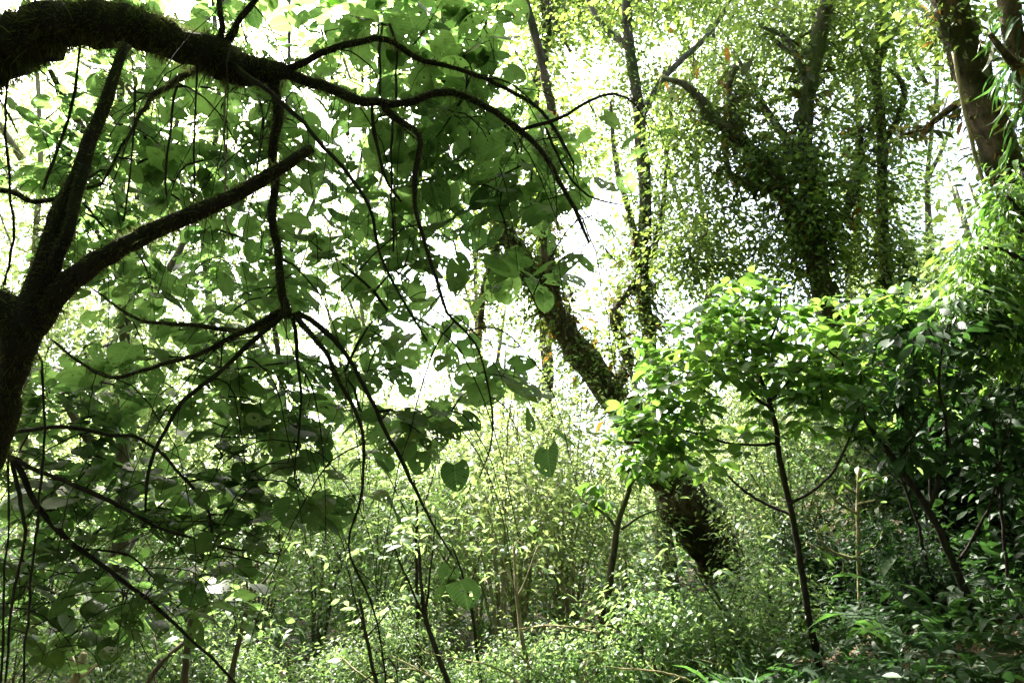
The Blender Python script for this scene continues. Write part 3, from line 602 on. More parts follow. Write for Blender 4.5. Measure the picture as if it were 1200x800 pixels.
# tall tree, trunk in view; its unseen top crown is added to shade the bank
R7 = np.random.default_rng(37)
t7 = to_ground([(640, 380, 19, 7), (632, 250, 19, 7), (625, 120, 19, 6.5), (640, 40, 19, 6), (632, -60, 19, 6), (640, -200, 18, 5)], 1.4)
q = R7.normal(0, 1, (420, 3)); q = q[np.linalg.norm(q, axis=1) < 2][:290] / 1.8
tg = np.vstack([blob(*a, R7) for a in [(640, 60, 60, 80, 19, 1.5, 20), (690, 20, 80, 50, 19, 1.5, 16)]] + [np.array([3.5, 15.2, 16.8]) + q * np.array([3.4, 3.0, 1.2])])
make_tree('lofty_tree', 'tall thin reddish trunk rising behind the big-leaved boughs near the top centre', 'tree', t7, [px_line([(632, -60, 19, 4), (640, 0, 18.4, 3), (668, 60, 18, 2)])], tg, ClumpLeaf('crown_leaf', T_oval, 44, 0.5, 0.16, 0.35, upj=.5),
          bark='rooty_bark', step=0.5, tip=0.01, seed=37, moss=(60, 0.25, .8), wrap=(3, 18, 110, .4, .12))

# ------------------------------------------------------------------ background trees behind everything
def wood_tree(name, label, px, py_base, d, r_px, seedv, blobs, mat='pale_leaf', bark='far_bark', m=120, sig=0.65, size=0.11, top=-100, lean=0, fork=True):
    r = np.random.default_rng(seedv)
    tr = to_ground([(px, py_base, d, r_px), (px + lean * .2 + r.normal(0, 5), py_base * .8 + top * .2, d, r_px * .6), (px + lean * .4 + r.normal(0, 9), py_base * .55 + top * .45, d, r_px * .45), (px + lean * .7 + r.normal(0, 12), py_base * .3 + top * .7, d, r_px * .35), (px + lean, top, d, r_px * .25)], 1.5)
    limbs = []
    if fork:
        for k in range(3):
            y0 = py_base * (.75 - .2 * k) + top * (.25 + .2 * k); s = 1 if k % 2 else -1
            limbs.append(px_line([(px + lean * .4, y0, d, r_px * .5), (px + lean * .5 + s * 40 * 12 / d, y0 - 60, d + s * .5, r_px * .35), (px + lean * .5 + s * 75 * 12 / d, y0 - 130, d + s, r_px * .2)]))
    tg = np.vstack([blob(*a, r) for a in blobs])
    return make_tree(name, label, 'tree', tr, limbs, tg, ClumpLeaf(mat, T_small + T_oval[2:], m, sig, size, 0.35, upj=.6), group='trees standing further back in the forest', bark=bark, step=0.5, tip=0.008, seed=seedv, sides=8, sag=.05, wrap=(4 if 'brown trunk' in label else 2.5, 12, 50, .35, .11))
W = [
 ('background_tree', 'pale green tree with bright crown behind the arching limb at the top left', 150, 520, 15, 9, [(120, 90, 150, 90, 18, 2, 50), (60, 220, 110, 80, 18, 1.5, 36), (200, 250, 90, 80, 18, 1.5, 30)], 'pale_leaf', 20),
 ('background_tree', 'sunlit yellow-green tree seen between the hanging bough and the stub limb', 270, 600, 18, 8, [(260, 190, 80, 100, 20, 2, 30), (310, 40, 100, 50, 21, 2, 22), (290, 340, 100, 70, 18, 1.5, 30)], 'pale_leaf', -30),
 ('background_tree', 'dark trunked tree filling the gaps behind the round leaves, upper middle left', 400, 640, 26, 6, [(440, 100, 110, 80, 26, 3, 34), (400, 260, 110, 80, 25, 3, 44), (480, 230, 70, 60, 25, 2, 20)], 'crown_leaf', 20),
 ('background_tree', 'tree with pale straight trunk showing as a white streak beside the knotted bough', 426, 560, 21, 4, [(430, 470, 100, 60, 21, 2, 24), (380, 380, 80, 60, 21, 2, 16)], 'pale_leaf', 0),
 ('background_tree', 'thick brown trunk standing at the lower left behind the sweeping branches', 133, 790, 10.5, 14, [(90, 410, 100, 70, 15, 1.5, 34), (160, 480, 100, 60, 15, 1.5, 34), (210, 560, 80, 40, 15, 1.5, 18)], 'pale_leaf', 20),
 ('background_tree', 'grey trunk at the far left edge behind drooping twigs, half hidden by leaves', 30, 720, 13, 8, [(20, 350, 80, 90, 17, 1.5, 34), (-20, 180, 80, 90, 17, 2, 22), (40, 520, 80, 50, 17, 1.5, 22)], 'pale_leaf', -10),
 ('background_tree', 'slim grey forest tree behind the lower left leaves beside the thick brown trunk', 172, 640, 19, 7, [(180, 500, 120, 50, 20, 2, 34), (250, 420, 100, 60, 20, 2, 34)], 'pale_leaf', 10),
 ('background_tree', 'misty green tree behind the thin saplings left of the glowing bushes', 330, 640, 17, 6, [(330, 560, 110, 60, 17, 2, 34), (420, 560, 80, 50, 17, 1.5, 22)], 'pale_leaf', 10),
 ('background_tree', 'hazy tree filling the upper centre right with tiny bright leaves', 820, 420, 22, 7, [(800, 120, 110, 100, 22, 3, 40), (870, 60, 100, 60, 22, 3, 22), (820, 300, 70, 60, 21, 2, 18)], 'pale_leaf', -10),
 ('background_tree', 'pale leafed tree behind the crooked limbs at the top right of centre', 990, 460, 20, 8, [(1000, 60, 100, 70, 20, 3, 34), (930, 20, 90, 50, 20, 2, 22), (1000, 220, 60, 60, 19, 2, 16)], 'pale_leaf', 20),
 ('background_tree', 'small leaved tree with thin crown in the bright gap by the big trunk', 1090, 470, 17, 6, [(1110, 330, 70, 50, 15, 1.5, 20), (1075, 270, 30, 30, 16, 1, 3), (1110, 50, 50, 40, 17, 1, 8)], 'pale_leaf', -10),
 ('background_tree', 'dim tree behind the leaning trunk, its leaves ragged against the white gap', 560, 560, 24, 5, [(560, 330, 60, 70, 24, 1.5, 12), (500, 420, 60, 40, 24, 1.5, 10), (570, 150, 80, 80, 24, 2.5, 26), (690, 180, 50, 70, 18, 1.5, 10), (730, 300, 40, 60, 17, 1, 9)], 'crown_leaf', 10),
]
for k, (nm, lb, px_, pyb, d_, rp, bl, mt, ln_) in enumerate(W):
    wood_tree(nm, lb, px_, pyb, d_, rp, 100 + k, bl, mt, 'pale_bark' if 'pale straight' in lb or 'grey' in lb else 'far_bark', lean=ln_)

# the distant wood that closes the view
RW = np.random.default_rng(50)
g = Geo()
N = 900
xx = RW.uniform(-38, 40, N); yy = RW.uniform(27, 46, N); hh = RW.uniform(0, 1, N) ** 1.1 * (5.5 + 2.5 * np.sin(xx * .35) + 1.5 * np.sin(xx * .9 + 1))
hh = hh * (1 - .92 * np.exp(-((xx - yy * .04) / 9.5) ** 2))
c = np.stack([xx, yy, ground(xx, yy) + hh], 1)
clump(g, c, 60, 1.15, 0.26, T_small, RW, 0.3, .6)
for k in range(70):
    x = RW.uniform(-34, 34); y = RW.uniform(27, 44); z = float(ground(x, y)); h = RW.uniform(5, 11)
    p, rr = smooth_line([(x, y, z - .3), (x + RW.normal(0, .4), y, z + h * .5), (x + RW.normal(0, .8), y, z + h)], [.18, .13, .06], 1.0, .1, RW)
    tube(g, p, rr, 6, .05, mi=1)
N = 1500   # unseen wood added behind and beside the viewpoint to cut sky light
an = RW.uniform(math.radians(50), math.radians(310), N); ra = RW.uniform(9, 20, N)
xx = np.sin(an) * ra; yy = np.cos(an) * ra
c = np.stack([xx, yy, ground(xx, yy) + RW.uniform(0, 13, N)], 1)
clump(g, c, 34, 1.0, 0.42, T_oval[2:], RW, 0.3, .5)
N = 700  # wood added beyond the right edge to keep sky light off the bank
an = RW.uniform(math.radians(41), math.radians(66), N); ra = RW.uniform(9.5, 17, N)
xx = np.sin(an) * ra; yy = np.cos(an) * ra
clump(g, np.stack([xx, yy, ground(xx, yy) + RW.uniform(0, 1, N) ** .8 * 5.0], 1), 50, .6, 0.17, T_oval[2:] + T_lance, RW, 0.5, .5)
N = 700  # unseen leaf roof added overhead to dim the near trees
xx = RW.uniform(-11, 11, N); yy = RW.uniform(-12, 4.0, N)
clump(g, np.stack([xx, yy, RW.uniform(8.5, 12, N)], 1), 34, 1.0, 0.42, T_oval[2:], RW, 0.3, .4)
for k in range(26):
    a = RW.uniform(math.radians(60), math.radians(300)); q = RW.uniform(7, 18); x, y = math.sin(a) * q, math.cos(a) * q; z = float(ground(x, y))
    p, rr = smooth_line([(x, y, z - .3), (x + RW.normal(0, .4), y, z + 5), (x + RW.normal(0, .8), y, z + 11)], [.2, .15, .08], 1.0, .1, RW)
    tube(g, p, rr, 7, .05, mi=1)
o = g.build('distant_and_shade_wood', [M['pale_leaf'], M['far_bark']]); o['kind'] = 'stuff'; o['label'] = 'pale distant wood seen through the gaps, with unseen wood added for shade'; o['category'] = 'wood'

# ------------------------------------------------------------------ saplings and shrubs in the middle ground
RS = np.random.default_rng(61)
sh_tr = to_ground([(966, 800, 7, 5.5), (948, 720, 7, 5.5), (930, 610, 7, 5), (915, 540, 7, 4.5), (905, 480, 7, 4), (884, 420, 7, 3), (878, 370, 7, 2)], 1.3)
sh_tr = thin(sh_tr, .72)
sh_l = [thin(px_line(l), .68) for l in [[(930, 606, 7, 3), (880, 580, 7.2, 2.4), (835, 540, 7.4, 1.6)], [(924, 590, 7, 3), (970, 560, 6.8, 2.4), (1000, 500, 6.7, 1.8), (1010, 440, 6.6, 1.4)], [(905, 480, 7, 3), (850, 440, 7, 2.2), (800, 420, 7, 1.4)],
       [(903, 470, 7, 3), (950, 420, 7, 2.4), (1000, 390, 7, 2), (1040, 350, 7, 1.4)], [(912, 520, 7, 3), (860, 520, 6.9, 2), (790, 500, 6.8, 1.4)], [(886, 430, 7, 2.4), (910, 380, 6.9, 2), (915, 340, 6.9, 1.3)]]]
tg = np.vstack([blob(*a, RS) for a in [(870, 370, 55, 45, 7, .8, 54), (890, 420, 110, 50, 7, .9, 45), (950, 385, 75, 40, 7, .6, 36), (800, 430, 70, 50, 7, .7, 48), (920, 450, 90, 55, 7, .7, 45), (765, 505, 55, 45, 6.8, .5, 42), (850, 510, 80, 50, 6.9, .6, 30), (990, 460, 70, 60, 6.8, .5, 33), (1040, 370, 50, 34, 6.8, .4, 24), (1060, 430, 60, 50, 6.7, .5, 22)]])
make_tree('bright_sapling', 'broad sapling with glossy sunlit leaves on a thin dark stem, right of centre', 'tree', sh_tr, sh_l, tg,
          TwigLeaf('shrub_leaf', T_oval, 0.055, 0.15, last=0.24, droop=(-0.3, 0.75), upj=0.5, whorl=5, stalk=0.12), bark='dark_bark', step=0.12, tip=0.0022, seed=61, sag=-0.05)
s2 = to_ground([(1150, 738, 6.6, 6.5), (1122, 670, 6.6, 6), (1090, 600, 6.6, 5.5), (1060, 555, 6.6, 4.5), (1030, 515, 6.6, 4), (1000, 470, 6.6, 3)], 1.2)
s2 = thin(s2, .75)
s2l = [thin(px_line(l), .7) for l in [[(1088, 598, 6.6, 3.5), (1110, 520, 6.4, 2.6), (1100, 440, 6.3, 2.2), (1110, 380, 6.2, 1.6)], [(1050, 545, 6.6, 3), (1100, 470, 6.8, 2), (1150, 430, 6.8, 1.6)], [(1120, 665, 6.6, 3), (1160, 590, 6.4, 2), (1180, 500, 6.3, 1.5)]]]
tg = np.vstack([blob(*a, RS) for a in [(1080, 400, 70, 50, 6.5, .7, 36), (1150, 380, 60, 60, 6.4, .6, 36), (1050, 480, 70, 60, 6.6, .6, 27), (1150, 490, 60, 70, 6.5, .6, 33), (1180, 560, 40, 50, 6.4, .4, 18), (1090, 530, 50, 30, 6.5, .4, 15)]])
make_tree('leaning_sapling', 'dark leaning sapling on the right bank with drooping shaded leaves', 'tree', s2, s2l, tg,
          TwigLeaf('dark_leaf', T_oval + T_lance, 0.055, 0.15, last=0.26, droop=(0.1, 0.9), upj=0.35, whorl=4, stalk=0.12), bark='dark_bark', step=0.12, tip=0.0022, seed=62)
# the bare-branched sapling, its sunlight put into the pale bark colour
s3 = to_ground([(1008, 705, 7.9, 4), (1006, 650, 7.9, 4), (1005, 600, 7.9, 3.5), (1007, 548, 7.9, 3)], 1.1)
s3 = thin(s3, .62)
s3l = [px_line(l) for l in [[(1003, 655, 7.9, 3), (978, 648, 7.9, 2.6), (960, 630, 7.8, 2.2), (957, 620, 7.8, 1.4)], [(978, 648, 7.9, 2.0), (955, 641, 7.8, 1.8), (944, 635, 7.8, 1.6)], [(1005, 602, 7.9, 2.6), (985, 590, 7.9, 2.2), (970, 575, 7.8, 2), (968, 566, 7.8, 1.4)],
       [(1005, 590, 7.9, 2), (1018, 588, 7.8, 1.8), (1026, 585, 7.7, 1.2)], [(1003, 578, 7.9, 2), (990, 570, 7.9, 1.4)], [(1006, 575, 7.9, 1.8), (1020, 565, 7.8, 1.2)], [(1006, 652, 7.9, 1.8), (1025, 640, 7.9, 1.4), (1035, 620, 7.9, 1)]]]
tg = np.vstack([blob(1010, 555, 50, 16, 7.8, .4, 12, RS), blob(1000, 620, 50, 50, 7.8, .3, 8, RS)])
s3l = [thin(l, .68) for l in s3l]
make_tree('pale_sapling', 'pale sapling with curved yellowish bare twigs catching the sun', 'tree', s3, s3l, tg, TwigLeaf('shrub_leaf', T_lance, 0.06, 0.12, last=0.15, stalk=0.1), bark='dry_or_sunlit_bark', step=0.15, tip=0.002, seed=63)
s4 = to_ground([(700, 800, 8.5, 6), (703, 740, 8.5, 6), (713, 690, 8.5, 5.5), (718, 650, 8.5, 5.5), (725, 610, 8.5, 4.5), (738, 572, 8.5, 4)], 1.2)
s4 = thin(s4, .72)
s4l = [thin(px_line(l), .7) for l in [[(724, 622, 8.5, 3), (705, 600, 8.6, 2.4), (680, 585, 8.7, 1.6)], [(728, 620, 8.5, 2.2), (750, 605, 8.5, 1.8), (782, 594, 8.5, 1.2)], [(712, 705, 8.5, 3), (690, 740, 8.4, 2)], [(736, 575, 8.5, 3), (752, 545, 8.4, 2.2), (765, 520, 8.3, 1.6)]]]
tg = np.vstack([blob(*a, RS) for a in [(760, 545, 45, 22, 8.3, .4, 26), (690, 580, 30, 20, 8.6, .3, 6)]])
make_tree('crooked_sapling', 'crooked brown stem between the glowing bushes and the bright sapling', 'tree', s4, s4l, tg, TwigLeaf('shrub_leaf', T_oval, 0.05, 0.17, last=0.2, stalk=0.1, whorl=4), bark='far_bark', step=0.15, tip=0.0022, seed=64)
# thin stems, each a small thing: (polyline, label, pale?)
stems = [
 ([(492, 800, 7.5, 2.6), (488, 700, 7.5, 2.4), (488, 620, 7.5, 1.8), (486, 560, 7.5, 1.2)], 'straight thin dark stem rising left of the glowing bushes', 'dark_bark', 8),
 ([(535, 830, 6.5, 4), (512, 765, 6.5, 3.4), (498, 720, 6.5, 3), (490, 640, 6.5, 1.8)], 'stouter leaning dark stem low in the centre left', 'dark_bark', 6),
 ([(620, 800, 7, 3), (612, 745, 7, 3), (606, 700, 7, 2), (602, 640, 7, 1.6)], 'whitish forked stem in front of the glowing bushes', 'pale_bark', 4),
 ([(568, 830, 7, 2.5), (556, 740, 7, 2), (548, 690, 7, 1.6), (530, 640, 7, 1.2)], 'thin dark stem slanting left beside the whitish forked stem', 'dark_bark', 6),
 ([(215, 830, 6, 4.5), (218, 770, 6, 4), (225, 715, 6, 3.4), (230, 680, 6, 2.5)], 'upright grey-brown stem among the lower left leaves', 'far_bark', 4),
 ([(265, 820, 6.5, 4), (280, 750, 6.5, 3.4), (292, 700, 6.5, 2.8), (300, 660, 6.5, 1.8)], 'brown sapling stem leaning right beneath the lowest round leaves', 'far_bark', 6),
 ([(160, 830, 6, 4), (190, 775, 6, 3), (235, 740, 6.2, 2)], 'slanting stem crossing low behind the thick brown trunk', 'far_bark', 3),
 ([(78, 830, 6, 6), (90, 790, 6, 5.5), (99, 765, 6, 4.5)], 'short pale lichen covered stump stem at the bottom left', 'pale_bark', 1),
 ([(445, 830, 6, 2.5), (430, 745, 6, 2.2), (420, 700, 6, 1.6)], 'thin stem slanting up from the bottom, left of the stouter one', 'dark_bark', 5),
 ([(1100, 760, 7, 2), (1085, 650, 7, 2), (1060, 570, 7, 1.6), (1040, 520, 7, 1.2)], 'thin dark pole stem just left of the leaning sapling', 'dark_bark', 6),
 ([(1095, 740, 7.5, 2), (1092, 600, 7.5, 2), (1088, 480, 7.5, 1.6), (1080, 400, 7.5, 1.2)], 'tall straight thin pole crossing behind the leaning sapling', 'dark_bark', 5),
 ([(1190, 740, 6.5, 2), (1178, 650, 6.5, 2), (1170, 550, 6.5, 1.6), (1160, 460, 6.5, 1.2)], 'thin upright pole at the dark right edge', 'dark_bark', 5),
 ([(880, 800, 7.2, 2.5), (850, 720, 7.2, 2.2), (830, 680, 7.2, 1.6)], 'slanting stem under the rooty foot of the leaning trunk', 'far_bark', 6),
 ([(905, 790, 8, 2.6), (903, 720, 8, 2.4), (900, 660, 8, 1.8)], 'short brown stem just left of the bright sapling stem', 'far_bark', 6),
 ([(640, 660, 9, 2), (670, 700, 9, 2), (700, 712, 9, 1.4)][::-1], 'pale twiggy stem curving at the foot of the crooked brown stem', 'pale_bark', 3)
]
for k, (l, lb, bk, nt_) in enumerate(stems):
    r = np.random.default_rng(300 + k)
    tr = to_ground(l, 1.1); tip = tr[0][-1]
    lim = []
    m = len(tr[0])
    for s in (-1, 1):
        a = tr[0][-2]; e = tip + np.array([s * .25 + r.normal(0, .1), r.normal(0, .15), r.uniform(-.1, .35)])
        lim.append((np.array([a, (a + e) / 2 + [0, 0, -.03], e]), np.array([tr[1][-2] * .6, tr[1][-2] * .4, tr[1][-1] * .5])))
    tg = tip + r.normal(0, 1, (nt_ * 2, 3)) * np.array([.38, .3, .28])
    make_tree('thin_stem', lb, 'sapling', tr, lim, tg, TwigLeaf('bush_leaf', T_lance + T_oval[:1], 0.05, 0.11, last=0.25, droop=(-.2, .6), stalk=0.1), group='thin stems of the understorey', bark=bk, step=0.12, tip=0.0016, seed=300 + k, sides=6)

# ------------------------------------------------------------------ bushes
def bush_proto(name, label, cat, mat, T, h, spread, stems, ntg, m, sig, size, seedv, droop=.3, bark='far_bark', group=None):
    r = np.random.default_rng(seedv)
    lim = []
    for k in range(stems):
        a = r.uniform(0, 6.28); q = r.uniform(.3, 1) * spread
        e = np.array([math.cos(a) * q, math.sin(a) * q, h * r.uniform(.6, .95)])
        mid = e * np.array([.35, .35, .55]) + np.array([0, 0, .05])
        lim.append((np.array([[0, 0, -.1], mid, e]), np.array([.018, .013, .006])))
    q = r.normal(0, 1, (ntg * 3, 3)); q = q[np.linalg.norm(q, axis=1) < 1.9][:ntg] / 1.5
    tg = np.array([0, 0, h * .6]) + q * np.array([spread, spread, h * .42]); tg[:, 2] = np.maximum(tg[:, 2], .15)
    return make_tree(name, label, cat, (np.array([[0, 0, -.15], [0.02, 0, h * .4], [0, 0.03, h * .85]]), np.array([.025, .018, .006])), lim, tg,
                     ClumpLeaf(mat, T, m, sig, size, droop, along=2), bark=bark, step=0.2, tip=0.003, seed=seedv, sides=6, loc=(0, 0, 0), group=group)
def place(proto, used, x, y, rz, sc, label, sink=0.0):
    loc = (x, y, float(ground(x, y)) - sink)
    if not used:
        proto.location = loc; proto.rotation_euler = (0, 0, rz); proto.scale = (sc, sc, sc); proto['label'] = label; used.append(1); return proto
    return copy_tree(proto, loc, rz, sc, label)
RB = np.random.default_rng(71)
G1 = 'leafy bushes filling the middle of the clearing'
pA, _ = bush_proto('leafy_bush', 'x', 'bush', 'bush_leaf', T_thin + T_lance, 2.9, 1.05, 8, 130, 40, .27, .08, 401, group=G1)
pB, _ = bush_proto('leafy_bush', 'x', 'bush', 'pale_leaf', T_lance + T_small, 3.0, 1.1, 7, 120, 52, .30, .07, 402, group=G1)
pE, _ = bush_proto('leafy_bush', 'x', 'bush', 'pale_leaf', T_lance + T_oval[:1], 3.4, 1.2, 10, 140, 16, .34, .085, 405, group=G1, bark='pale_bark')  # paler sparse copy; the centre's sunny glow is put into leaf and bark colour
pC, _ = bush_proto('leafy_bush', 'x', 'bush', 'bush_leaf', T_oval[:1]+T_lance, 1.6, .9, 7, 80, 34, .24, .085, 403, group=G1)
def at_px(px_, d, py_=700):
    p = P(px_, py_, d); return p[0], p[1]
bushes = [  # proto, px, depth, scale, label
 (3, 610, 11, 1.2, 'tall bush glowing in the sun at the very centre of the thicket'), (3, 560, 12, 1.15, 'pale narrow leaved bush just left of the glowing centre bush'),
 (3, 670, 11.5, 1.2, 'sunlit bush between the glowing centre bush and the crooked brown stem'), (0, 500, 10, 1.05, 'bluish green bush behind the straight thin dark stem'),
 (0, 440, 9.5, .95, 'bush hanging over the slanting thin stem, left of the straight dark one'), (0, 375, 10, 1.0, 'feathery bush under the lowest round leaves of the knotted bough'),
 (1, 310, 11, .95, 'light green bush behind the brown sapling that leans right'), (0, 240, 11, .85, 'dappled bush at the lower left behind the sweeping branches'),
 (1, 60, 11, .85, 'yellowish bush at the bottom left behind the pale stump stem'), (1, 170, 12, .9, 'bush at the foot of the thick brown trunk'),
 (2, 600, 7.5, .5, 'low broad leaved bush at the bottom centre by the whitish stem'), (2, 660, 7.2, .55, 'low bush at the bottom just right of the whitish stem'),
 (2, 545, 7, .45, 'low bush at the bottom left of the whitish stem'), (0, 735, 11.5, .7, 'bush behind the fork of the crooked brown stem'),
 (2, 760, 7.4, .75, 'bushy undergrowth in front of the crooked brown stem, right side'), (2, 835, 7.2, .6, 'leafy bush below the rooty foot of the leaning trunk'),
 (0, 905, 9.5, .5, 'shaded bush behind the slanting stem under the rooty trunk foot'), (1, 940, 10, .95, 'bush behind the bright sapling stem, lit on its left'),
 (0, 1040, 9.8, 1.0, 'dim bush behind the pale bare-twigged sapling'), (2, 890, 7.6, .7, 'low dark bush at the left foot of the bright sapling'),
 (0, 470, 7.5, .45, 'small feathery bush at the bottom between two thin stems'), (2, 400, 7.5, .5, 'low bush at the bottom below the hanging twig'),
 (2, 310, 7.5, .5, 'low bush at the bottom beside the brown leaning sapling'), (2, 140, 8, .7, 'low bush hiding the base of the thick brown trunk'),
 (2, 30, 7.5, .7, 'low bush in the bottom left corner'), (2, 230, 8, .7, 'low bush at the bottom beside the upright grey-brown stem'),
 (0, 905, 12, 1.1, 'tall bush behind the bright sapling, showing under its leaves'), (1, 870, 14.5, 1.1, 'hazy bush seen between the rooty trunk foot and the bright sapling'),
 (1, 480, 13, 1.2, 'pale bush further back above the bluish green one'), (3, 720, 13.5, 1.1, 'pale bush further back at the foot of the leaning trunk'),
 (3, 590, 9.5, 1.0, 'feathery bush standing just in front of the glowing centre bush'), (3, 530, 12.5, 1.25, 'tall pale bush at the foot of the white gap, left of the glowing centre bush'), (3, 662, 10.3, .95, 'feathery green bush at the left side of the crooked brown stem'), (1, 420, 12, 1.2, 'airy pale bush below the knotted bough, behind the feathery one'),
 (3, 640, 14.5, 1.35, 'farthest pale bush, its top against the white gap in the centre'),
]
ua = {0: [], 1: [], 2: [], 3: []}
for k, (pi, px_, d, sc, lb) in enumerate(bushes):
    x, y = at_px(px_, d)
    place((pA, pB, pC, pE)[pi], ua[pi], x, y, RB.uniform(0, 6.28), sc, lb)
G2 = 'dark shrubs on the right bank'
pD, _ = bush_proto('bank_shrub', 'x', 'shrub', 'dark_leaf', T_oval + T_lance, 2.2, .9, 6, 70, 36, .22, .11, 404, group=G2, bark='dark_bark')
ub = []
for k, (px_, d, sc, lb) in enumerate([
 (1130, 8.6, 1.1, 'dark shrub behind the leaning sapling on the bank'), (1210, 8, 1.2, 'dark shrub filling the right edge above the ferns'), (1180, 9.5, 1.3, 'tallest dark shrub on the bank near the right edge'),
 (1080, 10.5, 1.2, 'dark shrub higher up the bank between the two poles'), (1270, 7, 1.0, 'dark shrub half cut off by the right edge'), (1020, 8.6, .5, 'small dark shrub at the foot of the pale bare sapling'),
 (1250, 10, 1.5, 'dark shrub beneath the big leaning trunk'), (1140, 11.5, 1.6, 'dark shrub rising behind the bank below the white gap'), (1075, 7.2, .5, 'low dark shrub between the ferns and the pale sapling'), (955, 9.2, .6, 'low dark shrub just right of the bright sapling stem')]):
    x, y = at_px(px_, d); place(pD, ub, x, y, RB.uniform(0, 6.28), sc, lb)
# bright drooping tree at the right edge
RR = np.random.default_rng(75)
t9 = to_ground([(1290, 640, 6.6, 8), (1270, 500, 6.6, 7), (1250, 380, 6.6, 6), (1225, 280, 6.6, 5), (1200, 200, 6.6, 3)], 1.3)
l9 = [px_line(l) for l in [[(1265, 460, 6.6, 4), (1200, 400, 6.4, 3), (1150, 370, 6.3, 2)], [(1245, 360, 6.6, 4), (1190, 300, 6.5, 3), (1150, 290, 6.5, 2)], [(1225, 280, 6.6, 3), (1180, 230, 6.5, 2)]]]
tg = np.vstack([blob(*a, RR) for a in [(1165, 320, 45, 50, 6.8, .4, 46), (1190, 240, 25, 50, 6.8, .4, 24), (1130, 360, 40, 25, 6.6, .3, 14), (1190, 420, 30, 60, 6.6, .4, 24)]])
make_tree('drooping_tree', 'fresh green tree with feathery drooping sprays at the right edge', 'tree', t9, l9, tg, ClumpLeaf('shrub_leaf', T_thin + T_lance, 46, .15, .10, .8, along=2), bark='dark_bark', step=.15, tip=.003, seed=75)

# ------------------------------------------------------------------ ferns and broad-leaved herbs
def fern(name, label, n, L_, seedv, group):
    r = np.random.default_rng(seedv); root = thing(name, label, 'fern', (0, 0, 0), group)
    for k in range(n):
        a = 6.28 * k / n + r.normal(0, .25); up = r.uniform(.5, 1.1); g = Geo()
        d = np.array([[math.cos(a), math.sin(a), up]]); leaves(g, [[0, 0, .03]], d, [[-math.cos(a) * up, -math.sin(a) * up, 1]], L_ * r.uniform(.75, 1.15), [T_frond[k % 2]], r, wj=.05)
        g.build('frond', M['fern_leaf'], root)
    return root
def herb(name, label, n, L_, seedv, group, T, mat, spread=1.0):
    r = np.random.default_rng(seedv); root = thing(name, label, 'plant', (0, 0, 0), group)
    g = Geo(); stem_h = L_ * .9
    for k in range(n):
        a = 2.4 * k + r.normal(0, .3); up = r.uniform(.2, 1.4) / spread; z = stem_h * (k + 1) / n
        d = np.array([[math.cos(a), math.sin(a), up]]); st = np.array([[0, 0, z * .7], [math.cos(a) * .1, math.sin(a) * .1, z]])
        g1 = Geo(); tube(g, np.array([[0, 0, 0], st[0], st[1]]), [.006, .005, .003], 5)
        leaves(g1, st[1:], d, [[-math.cos(a) * up, -math.sin(a) * up, 1]], L_ * r.uniform(.6, 1.1), T, r)
        g1.build('leaf', M[mat], root)
    g.build('stalk', M['fern_leaf'], root)
    return root
G3 = 'ferns on the dark right bank'; G4 = 'broad-leaved plants on the forest floor'
fp = [fern('fern', 'x', 9, .85, 501, G3), fern('fern', 'x', 7, 1.0, 502, G3)]; uf = [[], []]
ferns = [(1130, 5.6, 'fern with long arching fronds low in the bottom right corner'), (1060, 5.8, 'fern at the bottom, left of the one with long arching fronds'), (1190, 5.8, 'fern cut by the right edge near the bottom'),
         (1000, 6.2, 'fern beside the foot of the bright sapling stem'), (1160, 6.9, 'fern at the base of the leaning sapling'), (1090, 7.2, 'fern behind the thin poles on the bank'), (1230, 6.6, 'fern high on the bank at the right edge'),
         (930, 6.4, 'fern left of the bright sapling stem at the bottom'), (1040, 7.8, 'fern just below the pale bare sapling'), (1190, 7.9, 'fern under the tallest dark bank shrub')]
for k, (px_, d, lb) in enumerate(ferns):
    x, y = at_px(px_, d); place(fp[k % 2], uf[k % 2], x, y, RB.uniform(0, 6.28), RB.uniform(.6, .95), lb)
hp = [herb('broad_leaf_plant', 'x', 6, .55, 511, G4, T_strap, 'fern_leaf'), herb('broad_leaf_plant', 'x', 7, .38, 512, G4, T_oval[:2], 'dark_leaf')]; uh = [[], []]
